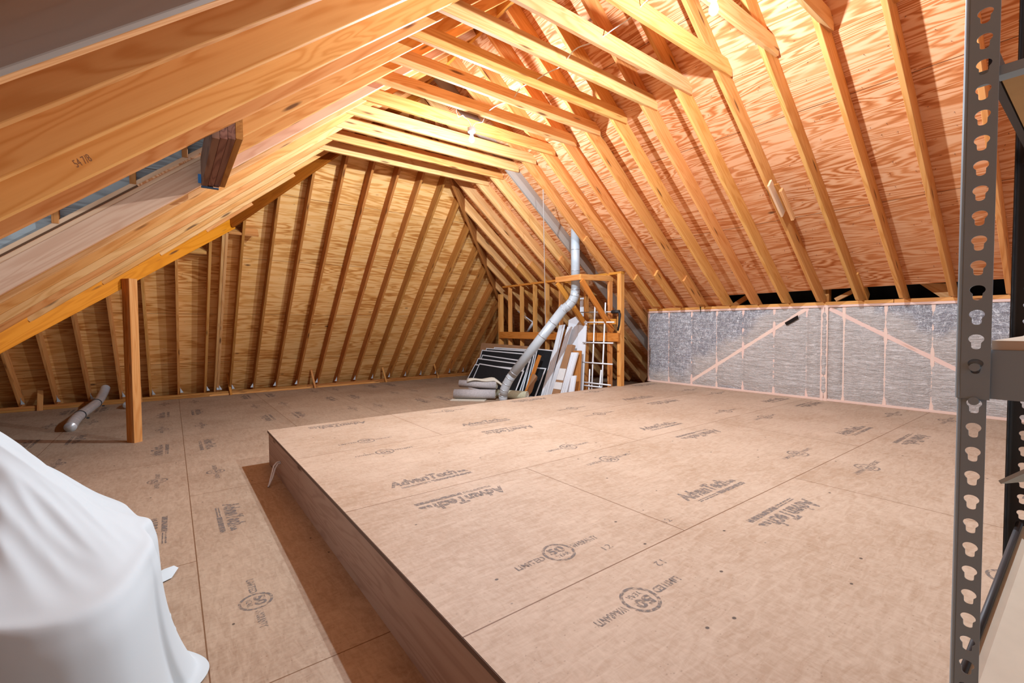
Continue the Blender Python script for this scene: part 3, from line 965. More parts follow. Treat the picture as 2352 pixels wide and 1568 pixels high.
# ------------------------------------------------------------------ stud frame beyond the platform
FX = 5.80
sf = tag(empty('stud_frame', (FX, 6.4, ZF)), 'orange stud wall frame under the rafters beyond the platform', 'stud frame')
for y0, y1 in ((4.79, 6.2), (6.203, 8.06)):
    member('top_plate', (FX + 0.045, y0, 0.832), (FX + 0.045, y1, 0.832), 0.09, 0.04, (0, 0, 1), M['pine_red'], sf)
for y in (7.838, 7.428, 7.004, 6.634, 6.245, 5.60, 5.06):
    member('stud', (FX + 0.0, y, ZF), (FX + 0.0, y, 0.832), 0.038, 0.089, (1, 0, 0), M['pine'], sf)
member('corner_post', (FX - 0.001, 4.835, ZF), (FX - 0.001, 4.835, 0.84), 0.078, 0.089, (1, 0, 0), M['pine'], sf)
member('corner_post', (FX - 0.03, 8.14, ZF), (FX - 0.03, 8.14, 0.70), 0.085, 0.089, (1, 0, 0), M['pine'], sf)
member('rail', (FX - 0.04, 4.80, -0.26), (FX - 0.04, 8.12, -0.26), 0.038, 0.14, (0, 0, 1), M['pine_red'], sf)
member('blocking', (FX + 0.02, 4.90, 0.02), (FX + 0.02, 5.56, 0.02), 0.038, 0.09, (0, 0, 1), M['pine_red'], sf)
member('outrigger', (5.16, 5.075, 0.722), (5.16, 5.63, 0.722), 0.038, 0.089, (0, 0, 1), M['pine'], sf)
member('outrigger', (5.142, 5.056, 0.722), (5.90, 5.056, 0.735), 0.038, 0.089, (0, 0, 1), M['pine'], sf)
member('outrigger', (5.18, 5.61, 0.722), (5.84, 5.61, 0.735), 0.038, 0.089, (0, 0, 1), M['pine_red'], sf)
member('kicker', (5.17, 5.02, 0.74), (5.86, 4.985, -0.06), 0.038, 0.089, (-1, 0, -1), M['pine_red'], sf)
member('kicker', (5.17, 5.575, 0.74), (5.86, 5.545, -0.02), 0.038, 0.089, (-1, 0, -1), M['pine_red'], sf)

# ------------------------------------------------------------------ flue pipe
fl = tag(empty('flue_pipe', (4.55, 6.31, ZF)), 'grey galvanised flue pipe slanting down from the roof', 'flue pipe')
A0 = Vector((5.31, 5.33, 1.75)); A1 = Vector((5.31, 5.33, 0.52)); A2 = Vector((5.20, 5.46, 0.31))
B1 = Vector((4.62, 6.16, -0.84)); B2 = Vector((4.55, 6.29, -1.05)); B3 = Vector((4.54, 6.31, ZF))
R_ = 0.073
m = MB(); m.tube([A0, A1], R_, 20); m.build('vertical_section', M['pipe'], fl, None, True)
def bend(p, c, q, n=7):
    return [p * (1 - t) ** 2 + c * 2 * t * (1 - t) + q * t * t for t in [k / n for k in range(n + 1)]]
def seg_elbow(name, p, c, q):
    m = MB()
    pts = bend(p, c, q, 4)
    rr = [R_ + 0.004] * len(pts)
    m.tube(pts, rr, 20)
    m.build(name, M['pipe'], fl, None, True)
    for k in range(0, 5):
        d = (pts[min(k + 1, 4)] - pts[max(k - 1, 0)]).normalized()
        mm = MB(); mm.tube([pts[k] - d * 0.006, pts[k] + d * 0.006], R_ + 0.0075, 20); mm.build('elbow_seam', M['galv'], fl, None, True)
dirn = (B1 - A2).normalized()
seg_elbow('elbow', A1 + Vector((0, 0, 0.06)), Vector((5.31, 5.33, 0.39)), A2 + dirn * 0.05)
m = MB(); m.tube([A2, B1], R_ + 0.006, 20); m.build('slanted_section', M['pipe'], fl, None, True)
seg_elbow('elbow', B1 - dirn * 0.06, Vector((4.55, 6.26, -0.98)), B3 + Vector((0, 0, 0.12)))
m = MB(); m.tube([B3 + Vector((0, 0, 0.16)), B3], R_ + 0.002, 20); m.build('base_section', M['pipe'], fl, None, True)
for t_ in (0.22, 0.42):
    c = lerp(A2, B1, t_)
    m = MB(); m.tube([c - dirn * 0.008, c + dirn * 0.008], R_ + 0.011, 20); m.build('joint_ring', M['galv'], fl, None, True)
for z in (1.24, 0.90, 0.60):
    m = MB(); m.tube([(5.31, 5.33, z - 0.006), (5.31, 5.33, z + 0.006)], R_ + 0.004, 20); m.build('joint_ring', M['galv'], fl, None, True)
c = lerp(A2, B1, 0.40)
m = MB()
F = frame(c + Vector((0.05, -0.05, 0.0)), c + Vector((0.05, -0.05, 0.0)) + dirn, (0.6, -0.8, 0.1))
m.box((-0.03, -0.02, 0.012), (0.03, 0.02, 0.014), F)
m.build('paper_label', M['paper'], fl, None, False, 'small white sticker')
m = MB()
cw = lerp(A2, B1, 0.36)
m.tube([cw + Vector((0, 0, 0.07)), (4.42, 5.10, 2.02)], 0.006, 6)
tag(m.build('hanging_wire', M['wirecable'], None), 'thin wire holding up the slanted flue pipe', 'wire')

# ------------------------------------------------------------------ lamps
def bulb(x, y, z, label, k=1.0):
    r = tag(empty('light_bulb', (x, y, z)), label, 'light bulb', 'bare bulbs along the ridge')
    m = MB()
    prof = [(0.0, -0.058), (0.014, -0.056), (0.025, -0.045), (0.030, -0.030), (0.029, -0.014), (0.022, 0.006), (0.015, 0.022), (0.0135, 0.034)]
    n_ = 20
    v = [(x + rr * math.cos(2 * math.pi * k / n_), y + rr * math.sin(2 * math.pi * k / n_), z + h) for rr, h in prof[1:] for k in range(n_)]
    f = [(i * n_ + k, i * n_ + (k + 1) % n_, (i + 1) * n_ + (k + 1) % n_, (i + 1) * n_ + k) for i in range(len(prof) - 2) for k in range(n_)]
    f.append(tuple(range(n_)))
    m.add(v, f)
    m.build('glass_bulb', M['bulb'], r, None, True)
    m = MB()
    m.tube([(x, y, z + 0.03), (x, y, z + 0.05), (x, y, z + 0.052), (x, y, z + 0.10)], [0.02, 0.02, 0.042, 0.046], 18)
    m.build('lamp_holder', M['socket'], r, None, True)
    ld = bpy.data.lights.new('bulb_light', 'POINT')
    ld.energy = BULB_WATTS * k
    ld.color = BULB_COLOR[:3]
    ld.shadow_soft_size = 0.026
    ld.use_nodes = True
    nt = ld.node_tree
    fo_ = nt.nodes.new('ShaderNodeLightFalloff')
    fo_.inputs['Strength'].default_value = 1.0
    fo_.inputs['Smooth'].default_value = 1.6
    nt.links.new(fo_.outputs['Quadratic'], nt.nodes['Emission'].inputs['Strength'])
    lo = bpy.data.objects.new('bulb_light', ld)
    C.objects.link(lo)
    lo.parent = r
    lo.location = (0, 0, -0.026)
bulb(2.693, 4.30, 2.075, 'glowing bare bulb hanging below the collar ties', 1.25)
bulb(2.91, 1.64, 2.10, 'glowing bare bulb on the ridge line above the platform')
m = MB()
pts = []
for k in range(50):
    y = lerp(1.6, 4.4, k / 49)
    pts.append((2.91 + 0.03 * math.sin(k * 0.5), y, 2.40 + 0.012 * math.sin(k * 0.9)))
m.tube(pts, 0.005, 6)
tag(m.build('lamp_cable', M['cord'], None, None, True), 'white cable running along the collar ties between bulbs', 'cable')
m = MB()
m.tube([(2.693, 4.30, 2.175), (2.66, 4.30, 2.24), (2.58, 4.30, 2.285), (2.53, 4.30, 2.25), (2.50, 4.30, 2.30), (2.52, 4.30, 2.40)], 0.005, 6)
m.tube([(2.693, 4.30, 2.175), (2.74, 4.30, 2.24), (2.84, 4.31, 2.28), (2.91, 4.32, 2.40)], 0.005, 6)
tag(m.build('lamp_cable', M['cord'], None, None, True), 'loose loop of white cable above the hanging bulb', 'cable')

# ------------------------------------------------------------------ flexible foil ducts
def duct(pts, r, label):
    root = tag(empty('foil_duct', pts[0]), label, 'duct', 'foil ducts')
    P = [Vector(p) for p in pts]
    out = []
    for k in range(len(P) - 1):
        p0 = P[max(k - 1, 0)]; p1 = P[k]; p2 = P[k + 1]; p3 = P[min(k + 2, len(P) - 1)]
        for s in range(14):
            t = s / 14
            out.append(0.5 * ((2 * p1) + (p2 - p0) * t + (2 * p0 - 5 * p1 + 4 * p2 - p3) * t * t + (3 * p1 - p0 - 3 * p2 + p3) * t ** 3))
    out.append(P[-1])
    rr = [r * (1 + (0.05 if k < 14 else 0.018) * math.sin(k * 2.4)) for k in range(len(out))]
    m = MB(); m.tube(out, rr, 18)
    m.build('duct_body', M['foil'], root, None, True)
    return root, out
rd, pts = duct([(-1.06, 7.98, -1.255), (-1.045, 8.40, -1.20), (-0.99, 9.15, -1.175), (-0.95, 9.6, -1.15), (-0.93, 10.02, -1.085), (-0.91, 10.22, -1.0)], 0.063, 'silver foil duct lying on the floor left of the timber post')
for k in (17, 38):
    d = (pts[k + 1] - pts[k]).normalized()
    m = MB(); m.tube([pts[k] - d * 0.012, pts[k] + d * 0.012], 0.069, 18)
    e = pts[k] + Vector((0.07, -0.03, -0.02))
    m.box((e.x, e.y - .006, e.z - 0.03), (e.x + 0.03, e.y + .006, e.z - 0.01))
    m.build('strap', M['black'], rd, None, False, 'black strap')
duct([(-0.60, 9.62, ZF + 0.065), (-0.57, 9.8, ZF + 0.085), (-0.52, 10.0, ZF + 0.10)], 0.06, 'short silver foil duct mostly hidden behind the timber post')

# ------------------------------------------------------------------ stored items by the stud frame
def slab(name, quad, th, mat, parent=None):
    """leaning board: quad TL, TR, BR, BL of its front face; thickness goes back"""
    q = [Vector(p) for p in quad]
    nrm = (q[1] - q[0]).cross(q[3] - q[0]).normalized()
    if nrm.x < 0: nrm = -nrm
    b = [p + nrm * th for p in q]
    m = MB()
    m.add(q + b, [(0, 1, 2, 3), (7, 6, 5, 4), (0, 4, 5, 1), (1, 5, 6, 2), (2, 6, 7, 3), (3, 7, 4, 0)])
    F = frame(q[3], q[0], nrm)
    return m.build(name, mat, parent, F)
screens = [
 ((5.285, 8.209, -0.793), (5.264, 6.645, -0.834), (5.021, 6.651, -1.31), (5.021, 8.237, -1.31)),
 ((5.303, 8.414, -0.826), (5.314, 6.883, -0.805), (5.056, 6.872, -1.31), (5.056, 8.515, -1.31)),
 ((5.403, 8.445, -0.698), (5.389, 6.762, -0.726), (5.091, 6.723, -1.31), (5.092, 8.45, -1.31)),
 ((5.477, 8.382, -0.622), (5.45, 6.692, -0.675), (5.126, 6.648, -1.31), (5.126, 8.334, -1.31)),
 ((5.562, 8.527, -0.524), (5.553, 6.752, -0.541), (5.161, 6.608, -1.31), (5.162, 8.353, -1.31)),
 ((5.617, 8.434, -0.484), (5.618, 6.737, -0.484), (5.196, 6.548, -1.31), (5.195, 8.27, -1.31)),
 ((5.666, 8.196, -0.458), (5.665, 6.727, -0.46), (5.232, 6.532, -1.31), (5.231, 8.028, -1.31)),
]
def screen(quad, label, group, cross=True, bar=0.022):
    q = [Vector(p) for p in quad]
    root = tag(empty('window_screen', (q[2] + q[3]) / 2), label, 'window screen', group)
    nrm = (q[1] - q[0]).cross(q[3] - q[0]).normalized()
    if nrm.x < 0: nrm = -nrm
    u_ = (q[1] - q[0]).normalized(); w_ = (q[3] - q[0]).normalized()
    inner = [q[0] + u_ * bar + w_ * bar, q[1] - u_ * bar + w_ * bar, q[2] - u_ * bar - w_ * bar, q[3] + u_ * bar - w_ * bar]
    m = MB()
    v = q + inner + [p + nrm * 0.012 for p in q] + [p + nrm * 0.012 for p in inner]
    f = []
    for k in range(4):
        j = (k + 1) % 4
        f += [(k, j, 4 + j, 4 + k), (8 + k, 12 + k, 12 + j, 8 + j), (k, 8 + k, 8 + j, j), (4 + k, 4 + j, 12 + j, 12 + k)]
    m.add(v, f)
    m.build('frame', M['white_metal'], root, None, False, 'white aluminium frame')
    m = MB()
    iv = [p + nrm * 0.004 for p in inner] + [p + nrm * 0.007 for p in inner]
    m.add(iv, [(0, 1, 2, 3), (7, 6, 5, 4), (0, 4, 5, 1), (1, 5, 6, 2), (2, 6, 7, 3), (3, 7, 4, 0)])
    m.build('mesh_panel', M['mesh'], root, None, False, 'black insect mesh')
for k, q in enumerate(screens):
    screen(q, 'white framed window screen leaning under the flue pipe, %s one from the front' % ORD[k + 1], 'window screens under the flue')
screen(((5.737, 6.839, -0.441), (5.73, 6.335, -0.455), (5.311, 6.21, -1.31), (5.311, 6.679, -1.31)), 'tall narrow window screen between the flue pipe and the white boards, rear one', 'narrow window screens')
screen(((5.532, 6.807, -0.787), (5.536, 6.327, -0.779), (5.27, 6.333, -1.31), (5.272, 6.754, -1.31)), 'low window screen between the flue pipe and the white boards, front one', 'narrow window screens')
tag(slab('cardboard_sheet', ((5.779, 8.877, -0.383), (5.764, 6.765, -0.413), (5.335, 6.528, -1.31), (5.335, 8.528, -1.31)), 0.012, M['card']), 'flat brown cardboard sheet behind the window screens', 'cardboard')
tag(slab('wood_trim', ((5.491, 6.496, -0.535), (5.486, 6.415, -0.547), (5.181, 6.479, -1.31), (5.181, 6.581, -1.31)), 0.02, M['pine_red']), 'reddish brown trim board leaning beside the flue pipe foot', 'board')
m = MB()
q = [(5.371, 6.469, -0.885), (5.366, 6.38, -0.89), (5.364, 6.32, -0.93), (5.33, 6.30, -0.98), (5.33, 6.36, -1.04), (5.28, 6.34, -1.12), (5.26, 6.36, -1.2), (5.202, 6.42, -1.31), (5.201, 6.48, -1.31)]
nn = len(q)
m.add([Vector(p) + Vector((-0.04, 0, 0)) for p in q] + [Vector(p) + Vector((-0.036, 0, 0)) for p in q], [tuple(range(nn)), tuple(range(2 * nn - 1, nn - 1, -1))] + [(k, (k + 1) % nn, nn + (k + 1) % nn, nn + k) for k in range(nn)])
tag(m.build('cardboard_scrap', M['card'], None), 'torn scrap of brown cardboard by the reddish trim board', 'cardboard')
boards = [
 ('trim_board', ((5.684, 6.129, 0.01), (5.688, 5.983, 0.025), (5.36, 6.113, -1.31), (5.36, 6.25, -1.31)), 0.018, 'white', 'long white trim board leaning farthest left beside the flue pipe', 'board'),
 ('trim_board', ((5.648, 5.874, -0.015), (5.648, 5.753, -0.015), (5.33, 5.989, -1.31), (5.33, 6.079, -1.31)), 0.018, 'white', 'long white trim board left of the brown cardboard tube', 'board'),
 ('door_panel', ((5.767, 5.964, 0.103), (5.79, 5.713, 0.2), (5.421, 5.505, -1.31), (5.42, 5.734, -1.31)), 0.02, 'white', 'tall white panel with an angled top behind the trim boards', 'panel'),
 ('door_panel', ((5.77, 5.693, 0.199), (5.74, 5.495, 0.074), (5.4, 5.28, -1.31), (5.401, 5.486, -1.31)), 0.02, 'white', 'tall white panel beside the white wire rack', 'panel'),
 ('wood_board', ((5.517, 5.6, -0.426), (5.519, 5.405, -0.419), (5.3, 5.248, -1.31), (5.3, 5.353, -1.31)), 0.02, 'pine_brown', 'brown wooden board leaning between white boards', 'board'),
 ('trim_board', ((5.431, 5.554, -0.451), (5.433, 5.401, -0.445), (5.221, 5.53, -1.31), (5.22, 5.663, -1.31)), 0.03, 'white', 'white moulded trim board right of the cardboard tube', 'board'),
 ('trim_board', ((5.278, 5.399, -0.828), (5.282, 5.292, -0.813), (5.161, 5.277, -1.31), (5.16, 5.403, -1.31)), 0.02, 'white', 'shortest white board in front of the brown wooden board', 'board'),
 ('foam_board', ((5.86, 5.77, 0.50), (5.86, 5.66, 0.50), (5.86, 5.66, 0.10), (5.86, 5.77, 0.10)), 0.02, 'white', 'small white board standing behind the flue elbow', 'board'),
]
for nm, q, th, mt, lab, cat in boards:
    o = tag(slab(nm, q, th, M[mt]), lab, cat)
    if nm == 'trim_board':
        qq = [Vector(p) for p in q]
        nrm = (qq[1] - qq[0]).cross(qq[3] - qq[0]).normalized()
        if nrm.x < 0: nrm = -nrm
        for t_ in (0.3, 0.62):
            m = MB()
            p0 = lerp(qq[0], qq[1], t_) - nrm * 0.002; p1 = lerp(qq[3], qq[2], t_) - nrm * 0.002
            m.tube([p0, p1], 0.004, 6)
            m.build('bead', M['white'], o, None, True)
ct = tag(empty('cardboard_tube_box', (5.26, 5.8, ZF)), 'long brown cardboard box with white labels leaning among white boards', 'cardboard box')
q = ((5.502, 5.723, -0.325), (5.503, 5.596, -0.321), (5.26, 5.708, -1.31), (5.26, 5.916, -1.31))
slab('box_body', q, 0.08, M['card'], ct)
qq = [Vector(p) + Vector((-0.004, 0, 0.001)) for p in q]
for ta, tb in ((0.42, 0.62), (0.66, 0.78)):
    slab('paper_label', (lerp(qq[0], qq[3], ta), lerp(qq[1], qq[2], ta), lerp(qq[1], qq[2], tb), lerp(qq[0], qq[3], tb)), 0.003, M['paper'], ct)
# white wire rack
wk = tag(empty('wire_rack', (5.6, 5.1, ZF)), 'white wire rack leaning on the right end of the stud frame', 'wire rack')
for a, b in (((5.763, 5.277, 0.329), (5.556, 5.17, -1.30)), ((5.77, 5.053, 0.378), (5.556, 4.955, -1.30)), ((5.626, 5.268, -0.725), (5.556, 5.235, -1.30)), ((5.627, 5.018, -0.721), (5.556, 5.018, -1.30))):
    m = MB(); m.tube([Vector(a) + Vector((-0.045, 0, 0)), Vector(b) + Vector((-0.045, 0, 0))], 0.012, 10); m.build('upright_rod', M['white_metal'], wk, None, True)
for a, b in (((5.728, 5.474, 0.059), (5.728, 4.815, 0.055)), ((5.684, 5.462, -0.285), (5.684, 4.80, -0.279)), ((5.64, 5.431, -0.618), (5.641, 4.775, -0.613)), ((5.597, 5.41, -0.949), (5.598, 4.77, -0.942)), ((5.592, 5.444, -1.003), (5.593, 4.959, -0.994))):
    m = MB(); m.tube([Vector(a) + Vector((-0.065, 0, 0)), Vector(b) + Vector((-0.065, 0, 0))], 0.011, 10); m.build('cross_rod', M['white_metal'], wk, None, True)
# bar clamp
bc = tag(empty('bar_clamp', (5.72, 4.9, 0.22)), 'black bar clamp gripping the end post of the stud frame', 'clamp')
m = MB(); m.tube([(5.73, 5.70, 0.235), (5.73, 4.85, 0.222)], 0.009, 8); m.build('bar', M['galv'], bc, None, True)
m = MB(); m.tube([(5.73, 4.92, 0.223), (5.73, 4.77, 0.222)], 0.028, 12); m.build('handle', M['black'], bc, None, True)
m = MB(); m.tube([(5.725, 4.78, 0.222), (5.725, 4.755, 0.18), (5.72, 4.765, 0.02), (5.72, 4.79, -0.08)], [0.02, 0.022, 0.018, 0.016], 10); m.build('jaw', M['black'], bc, None, True)
# white plastic pipe behind the studs
m = MB(); m.tube([(6.1, 7.56, -0.12), (6.1, 7.42, 0.02), (6.1, 7.36, 0.07)], 0.03, 12); m.tube([(6.1, 7.36, 0.07), (6.1, 7.90, 0.33)], 0.012, 8)
tag(m.build('plastic_pipe', M['white'], None, None, True), 'thin white plastic pipe behind the stud frame', 'pipe')

# carpet rolls
def spiral_roll(axis0, axis1, r0, turns, th, mats, label, flat=1.0):
    a0 = Vector(axis0); a1 = Vector(axis1)
    d = (a1 - a0).normalized()
    side = d.cross(Vector((0, 0, 1))).normalized()
    up = Vector((0, 0, 1))
    root = tag(empty('carpet_roll', (a0 + a1) / 2), label, 'carpet roll', 'carpet offcuts on the floor')
    n_ = int(turns * 22)
    outer = []; inner = []
    for k in range(n_ + 1):
        a = 2 * math.pi * turns * k / n_
        r = lerp(0.018, r0, k / n_)
        w = 1 + 0.04 * math.sin(a * 2.3)
        outer.append(side * math.cos(a) * r * w + up * math.sin(a) * r * flat * w)
        inner.append(side * math.cos(a) * (r - th) * w + up * math.sin(a) * (r - th) * flat * w)
    m = MB()
    N = n_ + 1
    v = []
    for base in (a0, a1):
        v += [base + p for p in outer] + [base + p for p in inner]
    f = []
    mi = []
    for k in range(n_):
        f.append((k, k + 1, 2 * N + k + 1, 2 * N + k)); mi.append(0)
        f.append((N + k, 3 * N + k, 3 * N + k + 1, N + k + 1)); mi.append(1)
        f.append((k, N + k, N + k + 1, k + 1)); mi.append(1)
        f.append((2 * N + k, 2 * N + k + 1, 3 * N + k + 1, 3 * N + k)); mi.append(1)
    f.append((n_, N + n_, 3 * N + n_, 2 * N + n_)); mi.append(1)
    for q_, i_ in zip(f, mi):
        m.f.append(q_); m.mi.append(i_)
    m.v = v
    o = m.build('rolled_carpet', mats, root, None, True)
    return root
spiral_roll((4.06, 7.15, ZF + 0.095), (4.60, 6.62, ZF + 0.095), 0.095, 2.4, 0.016, [M['carpet'], M['carpet_edge']], 'grey carpet roll at the bottom of the pile by the flue foot', 0.95)
spiral_roll((4.22, 7.22, ZF + 0.265), (4.66, 6.66, ZF + 0.255), 0.080, 2.2, 0.016, [M['carpet'], M['carpet_edge']], 'grey carpet roll on top of the pile by the flue foot', 0.95)
spiral_roll((4.72, 6.75, ZF + 0.085), (4.98, 6.20, ZF + 0.085), 0.085, 2.6, 0.014, [M['carpet_green'], M['carpet_edge']], 'olive beige carpet roll right of the flue foot', 1.0)
# loose fold of carpet on top
m = MB()
v = []; f = []
for a in range(16):
    t_ = a / 15
    for b in range(7):
        s = b / 6
        x = lerp(4.30, 4.78, t_) + 0.10 * (s - .5)
        y = lerp(7.10, 6.60, t_) + 0.16 * (s - .5)
        z = ZF + 0.345 + 0.035 * math.sin(t_ * 3.1) - 0.10 * max(0, t_ - 0.72) / 0.28 + 0.018 * math.sin(t_ * 9 + s * 2) - 0.03 * (2 * s - 1) ** 2
        v.append((x, y, z))
for a in range(15):
    for b in range(6):
        f.append((a * 7 + b, (a + 1) * 7 + b, (a + 1) * 7 + b + 1, a * 7 + b + 1))
me = mesh('fold', v, f, True)
o = link('carpet_flap', me, M['carpet_edge'])
md = o.modifiers.new('th', 'SOLIDIFY'); md.thickness = 0.018
tag(o, 'cream loose fold of carpet draped over the grey rolls', 'carpet')
m = MB()
m.box((-0.30, -0.22, 0), (0.32, 0.24, 0.012), frame((4.28, 6.98, ZF + 0.001), (4.78, 6.48, ZF + 0.001), (0, 0, 1)))
tag(m.build('carpet_scrap', M['carpet_edge'], None), 'flat cream carpet scrap under the carpet rolls', 'carpet')

# white cable end from the platform side
m = MB()
m.tube([(0.735, 4.285, -1.15), (0.695, 4.28, -1.15), (0.668, 4.27, -1.175), (0.645, 4.235, -1.235), (0.612, 4.165, ZF + 0.006)], 0.0065, 8)
m.tube([(0.735, 4.275, -1.158), (0.70, 4.268, -1.162), (0.676, 4.255, -1.195), (0.648, 4.215, -1.26), (0.604, 4.15, ZF + 0.006)], 0.0065, 8)
tag(m.build('power_cable', M['cord'], None, None, True), 'white cable hanging from a hole in the platform side', 'cable')

# ------------------------------------------------------------------ sheet draped over a seat
rim = [(x_ - 0.03, y_, z_) for x_, y_, z_ in [(-0.12, 2.72, -0.875), (-0.085, 2.35, -0.80), (-0.085, 1.98, -0.795), (-0.12, 1.78, -0.80), (-0.22, 1.69, -0.805), (-0.34, 1.74, -0.80), (-0.50, 1.86, -0.755), (-0.75, 2.05, -0.69),
       (-1.05, 2.35, -0.62), (-1.15, 2.75, -0.50), (-0.95, 3.15, -0.50), (-0.55, 3.20, -0.62), (-0.28, 3.05, -0.84)]]
cx, cy = -0.50, 2.40
peak = Vector((-0.72, 2.78, -0.27))
ang = [(math.atan2(y - cy, x - cx), math.hypot(x - cx, y - cy), z) for x, y, z in rim]
ang.sort()
def rim_at(th):
    th = (th + math.pi) % (2 * math.pi) - math.pi
    A = [(ang[-1][0] - 2 * math.pi, ang[-1][1], ang[-1][2])] + ang + [(ang[0][0] + 2 * math.pi, ang[0][1], ang[0][2])]
    for a, b in zip(A, A[1:]):
        if a[0] <= th <= b[0]:
            t_ = (th - a[0]) / (b[0] - a[0])
            t_ = t_ * t_ * (3 - 2 * t_) * 0.4 + t_ * 0.6
            return lerp(a[1], b[1], t_), lerp(a[2], b[2], t_)
    return ang[0][1], ang[0][2]
NTH, NS1, NS2 = 200, 22, 26
v = []; f = []
for s in range(NS1 + NS2 + 1):
    for k in range(NTH):
        th = 2 * math.pi * k / NTH
        # smooth rim radius
        rr = zz = 0
        for dth, wg in ((-.16, .15), (-.08, .2), (0, .3), (.08, .2), (.16, .15)):
            a_, b_ = rim_at(th + dth)
            rr += a_ * wg; zz += b_ * wg
        ca, sa = math.cos(th), math.sin(th)
        if s <= NS1:
            t_ = s / NS1
            px = lerp(peak.x, cx + ca * rr, t_); py = lerp(peak.y, cy + sa * rr, t_)
            z = zz + (peak.z - zz) * (1 - t_) ** 1.45
            # soft sag folds running from the back to the front edge
            w_ = math.sin(math.pi * min(1, t_ * 1.05)) ** 0.7
            al = px * 0.55 - py * 0.83; ac = px * 0.83 + py * 0.55
            z += w_ * (0.016 * math.sin(ac * 13 + 1.4 * math.sin(al * 2.5)) + 0.034 * (1 - 2.4 * abs(noise.noise(Vector((ac * 5.0, al * 1.1, 2.2))))) + 0.016 * (1 - 2.4 * abs(noise.noise(Vector((ac * 12.0, al * 2.2, 5.2))))))
        else:
            q = (s - NS1) / NS2
            drop = zz - 0.022
            fl_ = math.sin(8 * th + 0.8) * 0.6 + math.sin(15 * th + 2.0) * 0.35 + noise.noise(Vector((ca * 3, sa * 3, 1.7))) * 0.5
            lobe = math.exp(-((th + 0.50 if th < math.pi else th - 2 * math.pi + 0.50) / 0.30) ** 2)
            out = 0.014 * math.sin(min(1, q * 6) * math.pi / 2) + 0.022 * q + ((0.034 * fl_ * q ** 0.7) if th < 1.0 or th > 5.6 else 0.12 * (abs(math.sin(4.5 * th + 0.6 * math.sin(3 * th))) ** 1.8 - 0.35) * q ** 0.5) + 0.115 * lobe * q ** 3
            z = lerp(drop, ZF + 0.008, min(1, q / 0.93))
            if q > 0.93:
                out += (q - 0.93) * 0.25
                z = ZF + 0.008
            px = cx + ca * (rr + out); py = cy + sa * (rr + out)
        v.append((px, py, z))
for s in range(NS1 + NS2):
    for k in range(NTH):
        k2 = (k + 1) % NTH
        f.append((s * NTH + k, s * NTH + k2, (s + 1) * NTH + k2, (s + 1) * NTH + k))
me = mesh('sheet', v, f, True)
sh = link('dust_sheet', me, M['sheet'])
md = sh.modifiers.new('sub', 'SUBSURF'); md.levels = 1; md.render_levels = 2
tag(sh, 'white cotton dust sheet draped over a seat on the floor', 'dust sheet')
m = MB()
m.add([(-0.14, 2.98, ZF + 0.02), (-0.02, 3.03, ZF + 0.03), (0.0, 3.02, ZF + 0.016), (-0.03, 2.94, ZF + 0.006), (-0.12, 2.88, ZF + 0.008), (-0.06, 2.97, ZF + 0.05)],
      [(0, 1, 5), (1, 2, 5), (2, 3, 5), (3, 4, 5), (4, 0, 5)])
o = m.build('sheet_corner', M['sheet'], sh, None, True)

